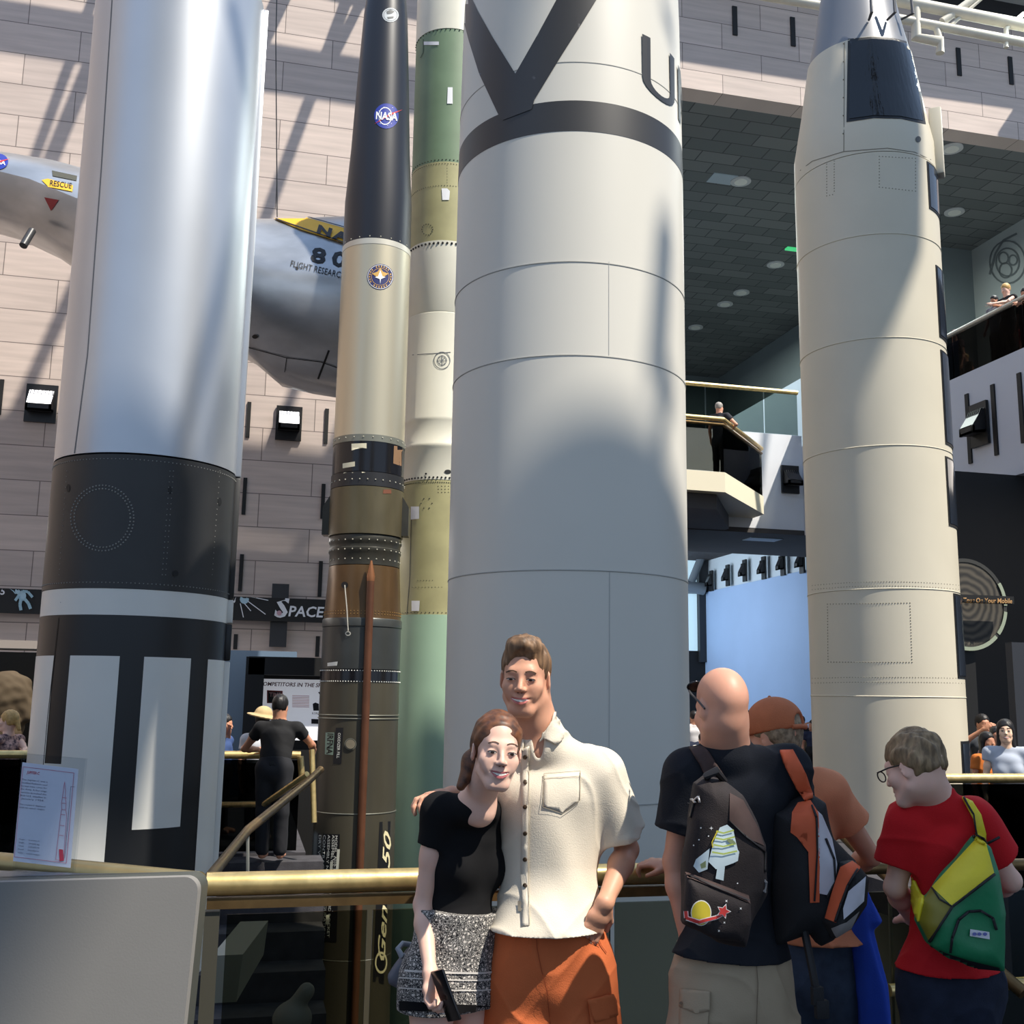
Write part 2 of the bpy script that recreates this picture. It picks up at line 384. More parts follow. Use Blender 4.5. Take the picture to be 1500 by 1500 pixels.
# upper gallery
pA = on_z(1170, 475, ZC); pF = on_z(1045, 553, ZC); pB = on_z(1423, 367, ZC)
print('ZC', ZC, 'ZPT', ZPT, 'ZPB', ZPB, 'pA', pA, 'pF', pF, 'pB', pB, 'xo', xo)
XA, YF, XB, YB = pA.x, min(pF.y, 75), pB.x, pB.y
MB().box(((xo+36)/2, (YW+.6+YF)/2, ZC+.2), (36-xo, YF-YW-.6, .4)).build('ceiling', tile_m, kind='structure', label='grey tiled ceiling of the upper gallery')
wall('wall_gallery_side', [(XA, YB, ZPB), (XA, YF, ZPB), (XA, YF, ZC), (XA, YB, ZC)], (.3, 0, 0), gallery_m)
wall('wall_gallery_end', [(XA+.3, YB, ZPB), (XB, YB, ZPB), (XB, YB, ZC), (XA+.3, YB, ZC)], (0, .3, 0), gallery_m)
wm = wall('wall_mural', [(XB, YB+.3, ZPB), (XB, YW+.7, ZPB), (XB, YW+.7, ZC), (XB, YB+.3, ZC)], (.3, 0, 0), mat('mural_base', (150, 156, 152), .8, nz=.05, ns=.3))
wall('wall_gallery_far', [(xo, YF, ZPB), (XA, YF, ZPB), (XA, YF, ZC), (xo, YF, ZC)], (0, .3, 0), gallery_m)
# mural: faint painted face in grey lines on the side wall
mg = mat('mural_grey', (92, 98, 98), .8)
for cx, cy, r in ((1476, 384, 26), (1476, 384, 17), (1470, 378, 7), (1484, 381, 6), (1473, 396, 9)):
    stick('painted_line', [p for p in ringp(cx, cy, r-1, r+1, 1.2, 26)], wm, mg, wm, .02, 12)
stick('painted_line', line([(1450, 402), (1458, 372), (1470, 352), (1490, 342)], 3), wm, mg, wm, .02, 12)
# gallery floor slab + white parapet
MB().prism([(xo, YW, ZPB), (13.5, YW, ZPB), (13.5, YW, ZPT), (xo, YW, ZPT)], (0, .35, 0)).build('wall_parapet_back', white_paint, kind='structure')
ZF2 = ZPT-1.15
MB().box(((xo+36)/2, (YW+.35+YF)/2, ZF2-.3), (36-xo, YF-YW-.35, .5)).build('floor_gallery', carpet_m, kind='structure')
ysf = on_z(1100, 806, ZPB).y
MB().box(((xo+30)/2, (YW+.02+ysf)/2, ZPB-.05), (30-xo, ysf-YW, .14)).build('ceiling_soffit_back', soffit_m, kind='structure')
sl_ = on_z(1117, 790, ZPB-.12); MB().box(sl_, (.9, .5, .03)).build('ceiling_panel_light', mat('panel_light', (190, 205, 215), .5), label='pale square light panel in the dark soffit under the balcony', cat='ceiling light')
# ------ right wing balcony
XW = 13.5; y0w, y1w = 6., YW+.0
zt = on_x(1446, 533, XW).z; zb = on_x(1446, 708, XW).z; print('wing', zt, zb, on_x(1392, 555, XW), on_x(1500, 512, XW))
MB().prism([(XW, y0w, zb), (XW, y1w, zb), (XW, y1w, zt), (XW, y0w, zt)], (.3, 0, 0)).build('wall_parapet_right', mat('white_paint_shaded', (192, 196, 206), .6), kind='structure')  # the parapet's white paint, darkened and cooled to put shade in its colour
MB().box(((XW+.3+36)/2, (y0w+YW)/2, zb+.2), (36-XW-.3, YW-y0w, .4)).box(((XW+.3+36)/2, (y0w+YW)/2, zt-.25), (36-XW-.3, YW-y0w, .4)).build('floor_wing', soffit_m, kind='structure')
def xslot(px, a, b):
    p = on_x(px, a, XW); q = on_x(px, b, XW); MB().box((XW-.01, (p.y+q.y)/2, (p.z+q.z)/2), (.05, .1, abs(p.z-q.z))).build('wall_slot', black_m, kind='structure')
xslot(1420, 576, 680); xslot(1458, 562, 668); xslot(1497, 545, 650)
# wing rail + glass
zr = on_x(1446, 459, XW).z
g = empty('balcony_railing', (XW+.1, 12, zt), 'dark glass balcony railing with pale top rail on the right wing', 'railing')
MB().tube([(XW+.1, y0w, zr), (XW+.1, y1w, zr)], .05).build('top_rail', mat('rail_pale', (170, 168, 160), .35, .6), g)
ys = [y0w+i*2.05 for i in range(10)]
for a, b in zip(ys, ys[1:]):
    MB().box((XW+.1, (a+b)/2, (zr+zt)/2-.02), (.02, b-a-.03, zr-zt-.08)).build('glass_panel', glassm('wing_glass', (.16, .16, .16), .06), g)
# ------ back railing
zrb = on_y(1090, 566, YW).z
g = empty('balcony_railing', (8, YW+.15, ZPT), 'glass railing with gold top rail across the upper gallery', 'railing')
MB().tube([(xo, YW+.15, zrb), (XW, YW+.15, zrb)], .06).build('top_rail', brass, g)
xs_ = [xo+.2]+[on_y(p, 600, YW).x for p in (1037, 1123)]+[XW]
for a, b in zip(xs_, xs_[1:]): MB().box(((a+b)/2, YW+.15, (zrb+ZPT)/2), (b-a-.04, .02, zrb-ZPT-.1)).build('glass_panel', glassm('gallery_glass', (.5, .54, .52), .06), g)
# ------ projecting little balcony with the man
q0 = at(1007, 735, 24.); zq = q0.z
def bz(px, py, D): return at(px, py, D)
cA = at(960, 690, 23.2); cB = at(1062, 694, 23.2); cC = at(1110, 740, 24.2)
yb_ = YW
zbt = at(1040, 693, 23.3).z; zbb = at(1040, 722, 23.3).z; zbr = at(1040, 615, 23.3).z
fp = [(cA.x-1.2, yb_), (cA.x-.4, cA.y), (cB.x, cB.y), (on_y(1110, 745, YW).x-.05, yb_)]
fp = [(xo, yb_-.01), (xo, cB.y-.05), (cB.x, cB.y), (on_y(1110, 720, YW-.3).x, YW-.6), (on_y(1110, 720, YW-.3).x, YW-.01)]
g = empty('projecting_balcony', (cB.x, cB.y, zbb), 'small angled white balcony with glass sides where a man stands', 'balcony')
MB().prism([(x, y, zbb) for x, y in fp], (0, 0, zbt-zbb)).build('balcony_base', mat('balcony_cream', (226, 216, 190), .6), g)
MB().prism([(x*.97+.2, y+.25, zbb-.35) for x, y in fp[:3]]+[(fp[3][0]-.8, YW-.3, zbb-.35), (fp[4][0]-.8, YW-.05, zbb-.35)], (0, 0, .34)).build('balcony_underside', soffit_m, g)
MB().tube([(x, y+.05, zbr) for x, y in fp[1:5]], .05).build('top_rail', brass, g)
MB().tube([(x, y+.05, zbr-.12) for x, y in fp[1:5]], .03).build('lower_rail', brass_dull, g)
for (a, b), (c, d) in zip(fp[1:], fp[2:]):
    MB().prism([(a, b+.05, zbt+.02), (c, d+.05, zbt+.02), (c, d+.05, zbr-.08), (a, b+.05, zbr-.08)], (0, .02, 0)).build('glass_panel', glassm('balcony_glass', (.35, .36, .34), .08), g)
# ------ lower gallery behind: blue side wall, window, spots
XC = 16.; kt = on_x(1180, 835, XC).z
yc1 = on_x(1032, 900, XC).y; print('lower', XC, kt, yc1, ysf)
wall('wall_lower_blue', [(XC, ysf-4, 0), (XC, yc1, 0), (XC, yc1, kt), (XC, ysf-4, kt)], (.3, 0, 0), bluewall_m)
wall('wall_lower_white', [(XC+.12, ysf-4, kt), (XC+.12, yc1, kt), (XC+.12, yc1, kt+6), (XC+.12, ysf-4, kt+6)], (.3, 0, 0), mat('pale_wall', (206, 218, 226), .7))
wl = wall('wall_lower_far', [(xo-2, yc1, 0), (XC, yc1, 0), (XC, yc1, 3.4), (xo-2, yc1, 3.4)], (0, .3, 0), dark_m)
wf = empty('window_1', (13, yc1, 3), kind='structure', label='tall window with grey steel truss beyond the lower gallery')
frm = mat('window_frame', (40, 44, 50), .5)
a = on_y(1030, 970, yc1); b = on_y(1000, 818, yc1)
zt0, zt1 = on_y(1028, 971, yc1).z, on_y(1028, 866, yc1).z
MB().box((a.x, yc1, (a.z+b.z)/2+1), (.35, .3, b.z-a.z+2)).box(((a.x+b.x)/2-1, yc1, zt1), (a.x-b.x+2, .3, .2)).build('window_frame', frm, wf)
MB().box(((a.x+b.x)/2-1, yc1+.1, (a.z+b.z)/2+1), (a.x-b.x+2, .04, b.z-a.z+3)).build('pane', emis('daylit_pane', (190, 220, 235), .55), wf)
MB().tube([on_y(1008, 864, yc1-.3), on_y(1029, 812, yc1-.3)], .14).tube([on_y(1000, 858, yc1-.3), on_y(1031, 863, yc1-.3)], .22).build('steel_brace', mat('steel_grey', (120, 130, 138), .5), wf)
# ================= wall lamps
lamp_black = mat('lamp_black', (18, 18, 20), .45)
def wall_lamp(c, w, h, axis, label, lit=False, group=None, s=1., dx=0):
    g = empty('wall_lamp', c, label, 'wall light', group); c = Vector(c)
    if axis == 'y': ux, n = Vector((1, 0, 0)), Vector((0, -1, 0))
    else: ux, n = Vector((0, -1, 0)), Vector((-1, 0, 0))
    def P(u, v, d): return c+ux*u+UP*v+n*d
    hw, hh = w/2, h/2; t = .05*s
    MB().prism([P(-hw, -hh, 0), P(hw, -hh, 0), P(hw, hh, 0), P(-hw, hh, 0)], n*.06).build('back_plate', lamp_black, g)
    b = MB(); q = .34*s                                     # wedge shaped hood, open at the front
    b.prism([P(-hw*.82, hh*.7, .05), P(-hw*.82, -hh*.45, .05), P(-hw*.82, -hh*.55, q), P(-hw*.82, -hh*.2, q)], ux*t)
    b.prism([P(hw*.82-t, hh*.7, .05), P(hw*.82-t, -hh*.45, .05), P(hw*.82-t, -hh*.55, q), P(hw*.82-t, -hh*.2, q)], ux*t)
    b.prism([P(-hw*.82, -hh*.45, .05), P(hw*.82, -hh*.45, .05), P(hw*.82, -hh*.55, q), P(-hw*.82, -hh*.55, q)], UP*t)
    b.prism([P(-hw*.82, -hh*.55, q), P(hw*.82, -hh*.55, q), P(hw*.82, -hh*.2, q), P(-hw*.82, -hh*.2, q)], -n*t)
    b.build('hood', lamp_black, g)
    lens = MB(); lens.prism([P(-hw*.76, hh*.66, .07), P(hw*.76, hh*.66, .07), P(hw*.76, -hh*.15, q*.9), P(-hw*.76, -hh*.15, q*.9)], n*.02)
    lens.build('lens', emis('lamp_lit', (255, 252, 248), 3.) if lit else mat('lamp_lens', (46, 46, 50), .25), g)
    lv = MB()
    for i in range(7): u = -hw*.7+hw*1.4*i/6; lv.prism([P(u, hh*.64, .1), P(u+.02*s, hh*.64, .1), P(u+.02*s, hh*.36, q*.45), P(u, hh*.36, q*.45)], n*.03)
    lv.build('louvre', mat('louvre', (150, 150, 155), .4) if lit else lamp_black, g)
def lampy(px, py, w, h, label, lit): p = on_y(px, py, YW-.0); wall_lamp((p.x, YW-.02, p.z), w, h, 'y', label, lit)
lampy(61, 592, .64, .84, 'lit black wall lamp left of the silver rocket', True)
lampy(423, 621, .58, .80, 'lit black wall lamp between the silver and the black rocket', True)
lampy(1156, 703, .48, .72, 'unlit black wall lamp on the white parapet beside the angled balcony', False)
p = on_x(1438, 622, XW); wall_lamp((XW-.02, p.y, p.z), .5, .85, 'x', 'unlit black wall lamp on the right wing parapet', False)
for i, (px, py) in enumerate(((1044, 851), (1068, 843), (1093, 836), (1121, 832), (1149, 826), (1177, 822))):
    p = on_x(px, py, XC); wall_lamp((XC-.02, p.y, p.z), .26, .74, 'x', 'black wedge spotlight in the row above the pale blue wall', False, 'spotlights above the blue wall', .7)
# recessed downlights in the gallery ceiling
dl = None
for i, (px, py) in enumerate(((1085, 265), (1058, 258), (1394, 217), (1398, 310), (1086, 428), (1062, 445), (1019, 479), (1136, 387))):
    if px in (1058,):
        p = on_z(px, 262, ZC-.01); MB().box(p, (.8, .6, .03)).build('ceiling_panel', mat('panel_light2', (170, 184, 192), .5), label='pale square ceiling panel beside a downlight of the upper gallery', cat='ceiling panel'); continue
    p = on_z(px, py, ZC-.01)
    if dl is None:
        dl = d = empty('downlight', p, 'round recessed downlight in the tiled gallery ceiling', 'ceiling light', 'recessed downlights in the gallery ceiling')
        MB().lathe(p, [(.26, p.z-.04), (.32, p.z-.04), (.32, p.z+.0), (.26, p.z)], 24).build('trim_ring', mat('trim_ring', (196, 198, 196), .5), d)
        MB().lathe(p, [(.2, p.z-.06), (.2, p.z-.03)], 20).build('bulb', mat('bulb', (235, 235, 225), .3), d)
    else: d = copy_tree(dl); d.location = p
p = on_z(1161, 365, ZC-.028); MB().box(p, (.5, .22, .06)).build('exit_marker_lamp', emis('green_glow', (70, 190, 120), .8), label='small green glowing lamp on the gallery ceiling', cat='ceiling light')
# pipes at top right, a roof truss near the wall
g = empty('roof_truss', at(1300, 20, 22), 'white tubular roof truss at the top right above the cream missile', 'roof truss')
for pts, r in (([(1100, -9), (1330, 30), (1560, 74)], .10), ([(1180, -25), (1320, 2), (1560, 49)], .13), ([(1380, 32), (1435, -8)], .09), ([(1394, 36), (1440, -4)], .04), ([(1342, 3), (1342, 55), (1377, 61), (1377, 78)], .09), ([(1370, 35), (1377, 60)], .07), ([(1474, 70), (1474, 42), (1500, 20)], .05)):
    MB().tube([at(x, y, 21.5) for x, y in pts], r).build('truss_tube', pipe_m, g)
zq_ = on_y(1500, 38, YW).z
wall('wall_left_blocker', [(-15.5, 4.5, 0), (-15.5, YW, 0), (-15.5, YW, 21.5), (-15.5, 4.5, 21.5)], (-.4, 0, 0), stone)  # unseen wall added to block sky light from the open left side
wall('trim_roof_dark_panel', [(on_y(1345, 20, YW).x, YW-.3, zq_), (34, YW-.3, zq_), (34, YW-.3, 21.8), (on_y(1345, 20, YW).x, YW-.3, 21.8)], (0, .3, 0), dark_m)  # plain dark panel across the top of the wall at the right
# dark exhibit hall under the right wing
wall('wall_right_dark', [(10.6, 16.6, 0), (34, 16.6, 0), (34, 16.6, zb), (10.6, 16.6, zb)], (0, .3, 0), dark_m)

# ================= floors and pit
YR = 3.97
corner = at(305, 1290, 3.85); cx0 = corner.x; cy0 = YR
ldir = Vector((-.80, .60))
ZP = -3.6
MB().prism([(-30, -14, -.3), (34, -14, -.3), (34, YR-.06, -.3), (cx0, YR-.06, -.3), (cx0+ldir.x*11, YR-.06+ldir.y*11, -.3), (-30, YR-.06+ldir.y*11, -.3)], (0, 0, .3)).build('floor', carpet_m, kind='structure')
MB().box((2, 12, ZP-.1), (64, 40, .2)).build('floor_pit', pitfloor_m, kind='structure')
yl = at(400, 1106, 11.7).y; yr2 = at(1460, 1140, 9.8).y
xl1 = at(455, 1105, 11.7).x; xr0 = 5.9
MB().prism([(-34, yl, -.3), (xl1, yl, -.3), (xl1, 18.4, -.3), (34, 18.4, -.3), (34, 60, -.3), (-34, 60, -.3)], (0, 0, .3)).build('floor_back', carpet_m, kind='structure')
MB().box(((xr0+34)/2, (yr2+18.4)/2, -.15), (34-xr0, 18.4-yr2, .3)).build('floor_right', carpet_m, kind='structure')
wall('wall_pit_back_left', [(-34, yl+.1, ZP), (xl1, yl+.1, ZP), (xl1, yl+.1, -.3), (-34, yl+.1, -.3)], (0, .2, 0), mat('pit_wall', (60, 66, 76), .8))
wall('wall_pit_back', [(xl1, 18.5, ZP), (xr0, 18.5, ZP), (xr0, 18.5, -.3), (xl1, 18.5, -.3)], (0, .2, 0), mat('pit_wall', (60, 66, 76), .8))
wall('wall_pit_right', [(xr0, yr2+.1, ZP), (34, yr2+.1, ZP), (34, yr2+.1, -.3), (xr0, yr2+.1, -.3)], (0, .2, 0), mat('pit_wall', (60, 66, 76), .8))
print('yl', yl, 'yr2', yr2, 'xl1', xl1)

# ================= front guard rail
RZ = at(305, 1290, corner.dot(FW)).z; RZ = at(610, 1288, 1).z; RZ = on_y(610, 1288, YR).z; print('rail z', RZ)
gr = empty('guard_rail', (1.0, YR, 0), 'thick polished brass guard rail with glass panels behind the couple', 'railing')
xe = at(1232, 1270, 4.41).x
MB().tube([(cx0-.005, YR, RZ), (xe, YR, RZ)], .040, 20).build('top_rail', brass, gr)
MB().box(((cx0+xe)/2, YR, RZ-.062), (xe-cx0, .035, .035)).build('under_channel', brass_dull, gr)
MB().box((cx0+.02, YR+.02, (RZ-.09)/2), (.05, .05, RZ-.09)).build('post', mat('post_olive', (74, 72, 62), .5, .3), gr)
for a, b in ((cx0+.07, .45), (.47, 1.35), (1.37, xe)): MB().box(((a+b)/2, YR, (RZ-.1+.02)/2), (b-a, .014, RZ-.12)).build('glass_panel', glass_dark, gr)
gl = empty('guard_rail', (cx0-2, YR+1.5, 0), 'brass guard rail running off left behind the grey kiosk', 'railing')
a = Vector((cx0, YR, RZ)); b = a+Vector((ldir.x, ldir.y, 0))*9
MB().tube([a+Vector((-.03, .02, 0)), b], .040, 20).build('top_rail', mat('brass_aged', (176, 158, 112), .35, .75, nz=.1, ns=9), gl)
MB().prism([a+Vector((-.05, .04, -RZ+.02)), b+Vector((0, 0, -RZ+.02)), b+Vector((0, 0, -.06)), a+Vector((-.05, .04, -.06))], (.008, .011, 0)).build('glass_panel', glass_dark, gl)
# stair rails to the right
sr = empty('stair_rail', (3, YR, 0), 'thin brass stair rail with a mid rail behind the boy in red', 'railing')
MB().tube([(xe, YR, RZ), (4.6, YR, RZ-.0)], .024, 14).build('top_rail', brass_dull, sr)
zlow = on_y(1480, 1441, YR).z
MB().tube([(at(1290, 1452, 4.5).x, YR, zlow), (4.6, YR, zlow)], .024, 14).build('mid_rail', brass, sr)
MB().box(((xe+4.7)/2, YR, (RZ-.06)/2), (4.5-xe, .014, RZ-.12)).build('glass_panel', glass_dark, sr)
MB().tube([at(1228, 1216, 5.2), at(1268, 1256, 5.0), at(1345, 1322, 4.75), at(1500, 1455, 4.4)], .026, 14).build('sloping_rail', brass_dull, sr)
MB().tube([at(1303, 1300, 4.6), at(1309, 1500, 4.6)], .008, 8).build('baluster', mat('steel_bal', (190, 188, 176), .35, .7), sr)
MB().box((at(1560, 1370, 5.2)), (.62, .05, .42)).build('trim_stair_side', mat('stair_blue', (92, 104, 128), .7), kind='structure')
# far rails on the left platform
lr = empty('guard_rail', (-2, yl, 0), 'far brass guard rail with dark glass behind the silver rocket', 'railing')
zl = on_y(400, 1106, yl).z
MB().tube([(-9, yl, zl), (xl1-.1, yl, zl)], .042, 14).build('top_rail', brass, lr)
MB().prism([(-9, yl, .02), (xl1-.1, yl, .02), (xl1-.1, yl, zl-.05), (-9, yl, zl-.05)], (0, .015, 0)).build('glass_panel', glassm('dark_glass', (.12, .13, .13), .06), lr)
MB().tube([at(440, 1108, 11.6), at(443, 1150, 11.6)], .035, 10).tube([at(457, 1098, 11.4), at(460, 1205, 11.3)], .03, 10).build('post', brass, lr)
st = empty('stair_rail', at(400, 1200, 9), 'pair of brass handrails stepping down into the pit at the left', 'railing')
MB().tube([at(470, 1127, 10.8), at(450, 1146, 10.5), at(363, 1216, 8.3), at(310, 1282, 6.6), at(296, 1300, 6.2)], .035, 12).build('handrail', brass_dull, st)
MB().tube([at(316, 1179, 11.6), at(387, 1178, 11.1), at(450, 1134, 10.7)], .03, 12).build('upper_handrail', brass, st)
MB().tube([at(363, 1216, 8.3), at(363, 1300, 8.3)], .012, 8).build('baluster', mat('steel_bal', (190, 188, 176), .35, .7), st)
MB().prism([at(310, 1400, 5.6), at(352, 1350, 6.2), at(345, 1400, 6.2), at(300, 1470, 5.6)], (.15, 0, 0)).build('trim_stair_stringer', mat('stringer', (150, 146, 130), .7), kind='structure')
sb = MB()
for i in range(14):
    t = i/13; p = at(400, 1290, 11-.35*i); sb.box((p.x-.3, 11.7-i*.42, -.15-i*.25), (1.6, .44, .25))
sb.build('trim_stairs', carpet_m, kind='structure')
far = empty('guard_rail', (7, yr2, 0), 'far brass guard rail at the right edge in front of the dark exhibit', 'railing')
zr3 = on_y(1460, 1140, yr2).z
MB().tube([(xr0, yr2, zr3), (12, yr2, zr3)], .042, 14).build('top_rail', brass, far)
MB().prism([(xr0, yr2, .02), (12, yr2, .02), (12, yr2, zr3-.05), (xr0, yr2, zr3-.05)], (0, .015, 0)).build('glass_panel', glassm('dark_glass', (.12, .13, .13), .06), far)

# ================= kiosk with sign holder
kgrey = mat('kiosk_grey', (130, 127, 122), .65, nz=.03, ns=3, bump=.03, bs=200)
KD = 2.75
ki = empty('kiosk', at(140, 1600, 2.9), 'grey reader panel with rounded corner at the lower left', 'information panel')
ktl, ktr = at(-160, 1297, KD), at(291, 1284, KD)
kr = .035
up = UP; ex = (ktr-ktl).normalized()
zb0 = .02
pts = [Vector((ktl.x, ktl.y, zb0)), Vector((ktr.x, ktr.y, zb0))-ex*.05]
for k in range(7):
    t = math.pi/2*k/6; pts.append(ktr+ex*(-kr+kr*math.cos(t))+UP*(-kr+kr*math.sin(t)))
pts.append(ktl)
nrm = Vector((-ex.y, ex.x, 0))
MB().prism(pts, nrm*.03).build('front_panel', kgrey, ki)
MB().prism([p+nrm*.031+ex*(.0) for p in pts], nrm*.06).build('side_edge', mat('kiosk_edge', (70, 72, 66), .5), ki)
tp = [ktl+nrm*.07, ktr-ex*.05+nrm*.07, ktr-ex*.3+nrm*.10, ktl+nrm*.26]
MB().prism(tp, (0, 0, -.02)).build('top_shelf', mat('kiosk_top', (72, 76, 84), .3), ki)
lit = [at(0, 1285, KD+.16), at(72, 1287, KD+.15), at(0, 1273, KD+.3)]
# sign
sg = empty('sign_holder', at(65, 1275, 2.95), 'clear acrylic sign holder with a white card about a rocket on the kiosk', 'sign holder')
s0, s1, s2, s3 = at(18, 1276, 2.92), at(106, 1282, 2.92), at(124, 1112, 2.98), at(32, 1104, 2.98)
MB().prism([s0, s1, s2, s3], nrm*.006).build('acrylic_front', glass_clear, sg)
MB().prism([s0+nrm*.014, s1+nrm*.014, s2+nrm*.014, s3+nrm*.014], nrm*.006).build('acrylic_back', glass_clear, sg)
c0, c1, c2, c3 = at(17, 1262, 2.93), at(101, 1272, 2.93), at(113, 1127, 2.985), at(31, 1117, 2.985)
card = MB().prism([c0+nrm*.008, c1+nrm*.008, c2+nrm*.008, c3+nrm*.008], nrm*.003).build('card', mat('card_white', (222, 224, 236), .6), sg)
cred = mat('print_red', (205, 60, 80), .6); cgrey = mat('print_grey', (110, 108, 125), .6); cpink = mat('print_pink', (205, 130, 150), .6)
def L2(t, u):   # bilinear on card in px
    a = Vector((31, 1117)).lerp(Vector((113, 1127)), t); b = Vector((17, 1262)).lerp(Vector((101, 1272)), t); q = a.lerp(b, u); return (q.x, q.y)
bd = [L2(.04, .04), L2(.95, .04), L2(.95, .95), L2(.04, .95), L2(.04, .04)]
stick('border', line(bd, .8), card, cpink, card, .0015, 20)
text_px('heading', 'JUPITER-C', *L2(.23, .09), 4.2, card, cred, card, rot=6, width=19, lift=.0015, shear=.2, bold=.01)
body = ['The Jupiter-C was a', 'modified Redstone used', 'to test nose cones for', 'the Army. A four-stage', 'version launched the', 'first U.S. satellite in', 'January 1958.']
for i, s in enumerate(body): text_px('body_text', s, *L2(.27, .165+.032*i), 2.4, card, cgrey, card, rot=6, width=38-4*(i == 6), lift=.0015)
for i, s in enumerate(('This rocket is displayed', 'with its upper stages.')): text_px('body_text', s, *L2(.27, .415+.03*i), 2.2, card, cgrey, card, rot=6, width=38, lift=.0015)
for i, (s, w) in enumerate((('Height', 'Launch'), ('Weight', '29,000 kg'), ('Thrust', '370,000 N'), ('Fuel', 'Hydyne'), ('Oxidizer', 'Liquid oxygen'))):
    text_px('body_text', s, *L2(.14, .765+.034*i), 1.9, card, cgrey, card, rot=6, width=8, lift=.0015); text_px('body_text', w, *L2(.36, .765+.034*i), 1.9, card, cgrey, card, rot=6, width=16+3*(i == 4), lift=.0015)
rk = [(.80, .14), (.815, .2), (.83, .23), (.835, .30), (.855, .35), (.86, .42), (.885, .47), (.90, .93), (.76, .93), (.78, .47), (.79, .42), (.775, .35), (.785, .30), (.79, .23), (.79, .2), (.80, .14)]
stick('rocket_drawing', line([L2(*q) for q in rk], .7), card, cpink, card, .0015, 20)
for u in (.30, .355, .42, .47, .58, .68): stick('rocket_drawing', line([L2(.785, u), L2(.86, u)], .8), card, cpink, card, .0015, 20)
stick('rocket_drawing', [[L2(.80, .82), L2(.87, .82), L2(.90, .93), L2(.83, .94)]], card, cred, card, .0016, 20)
stick('scale_line', line([L2(.985, .18), L2(.915, .18), L2(.915, .9)], .6), card, cgrey, card, .0015, 20)
# ================= rockets
def edges(pl, pr, py, rad):
    a = ray(pl, py); b = ray(pr, py); aa = math.atan2(a.dot(RT), a.dot(FW)); ab = math.atan2(b.dot(RT), b.dot(FW))
    c = (aa+ab)/2; D = rad/math.sin((ab-aa)/2); return O + (RT*math.sin(c)+FW*math.cos(c))*D
def zc(P, rad, px, py):     # height where the pixel's ray meets the vertical cylinder
    d = ray(px, py); o = Vector((O.x-P.x, O.y-P.y)); e = Vector((d.x, d.y)); A = e.dot(e); B = o.dot(e); Cc = o.dot(o)-rad*rad
    D = B*B-A*Cc; t = (-B-math.sqrt(max(D, 0)))/A; return O.z+d.z*t
def radat(P, pl, pr, py):   # radius giving this pixel width
    a = ray(pl, py); b = ray(pr, py); aa = math.atan2(a.dot(RT), a.dot(FW)); ab = math.atan2(b.dot(RT), b.dot(FW)); return (P-O).to_2d().length*math.sin((ab-aa)/2)
def section(root, P, name, prof, m, seg=96): return MB().lathe(P, prof, seg).build(name, m, root)
def bolts(root, P, rad, z, n, size, m, name='bolt_row', arc=None, prot=.4):
    b = MB(); arc = arc or (0, 2*math.pi)
    for k in range(n):
        t = arc[0]+(arc[1]-arc[0])*k/n; d = Vector((math.cos(t), math.sin(t), 0)); c = Vector((P.x, P.y, z))+d*rad
        b.ball(c, size, 1)
    return b.build(name, m, root, kind='stuff' if n > 100 else None)
def px_bolts(root, pts, tgt, size, m, name='rivet_row'):     # rivets sitting on a surface, sampled along a polyline
    key = (tgt.name,)
    if key not in BC: BC[key] = bvh_of([tgt])
    b = MB(); n = 0
    for x, y in pts:
        h = BC[key].ray_cast(O, ray(x, y).normalized())
        if h[0] is not None: b.ball(h[0], size, 1); n += 1
    if n: return b.build(name, m, root)
def along(pts, step):
    out = []; 
    for (x0, y0), (x1, y1) in zip(pts, pts[1:]):
        n = max(1, int(math.hypot(x1-x0, y1-y0)/step)); out += [(x0+(x1-x0)*k/n, y0+(y1-y0)*k/n) for k in range(n)]
    return out
rb = mat('rocket_black', (24, 25, 27), .42); rw = mat('rocket_white', (222, 220, 212), .38, nz=.02, ns=3)
# --- 1 silver and black rocket
P1 = edges(53, 330, 962, .83); r1 = .83
silver = mat('brushed_silver', (188, 192, 198), .38, .72, nz=.03, ns=1.2)
r = empty('rocket', (P1.x, P1.y, ZP), 'tall silver rocket with black and white striped lower body at the left', 'rocket')
zs = lambda py, px=210: zc(P1, r1, px, py)
section(r, P1, 'silver_body', [(r1, zs(664)), (r1, zs(-80))], silver)
bb = section(r, P1, 'black_band', [(r1+.004, zs(863)), (r1+.004, zs(667)), (r1-.02, zs(667)+.01)], mat('rocket_black_b', (40, 40, 40), .45, nz=.1, ns=4))
wbd = section(r, P1, 'white_band', [(r1, zs(902)), (r1, zs(863.5))], rw)
lb = section(r, P1, 'lower_body', [(r1, ZP), (r1, zs(902.3))], rb)
zt_ = zs(962); zA = zs(1119, 85); zB = zs(1214, 225)
ad = lambda px, py: math.atan2(*(lambda h: (h.y-P1.y, h.x-P1.x))(O+ray(px, py)*((zc(P1, r1, px, py)-O.z)/ray(px, py).z)))
def stripe(t0, t1, z0, z1, name='white_stripe'):
    b = MB(); n = max(2, int(abs(t1-t0)/R(4))); row = []
    for i in range(n+1):
        t = t0+(t1-t0)*i/n; d = Vector((math.cos(t), math.sin(t), 0))*(r1+.003); row.append((b.bm.verts.new(Vector((P1.x, P1.y, z0))+d), b.bm.verts.new(Vector((P1.x, P1.y, z1))+d)))
    for (a, b2), (c, d2) in zip(row, row[1:]): f = b.bm.faces.new((a, c, d2, b2)); f.smooth = True
    return b.build(name, rw, r)
y_ = 1035
tl, ta, tb_, tc_, td, te = [ad(px, y_) for px in (73, 97, 170, 206, 275, 300)]
stripe(tl-R(40), tl, ZP, zt_); stripe(tl, ta, ZP, zA); stripe(ta, tb_, ZP, zt_); stripe(tc_, td, zB, zt_); stripe(te, te+R(50), ZP, zt_)
tun = ad(326, 1000)
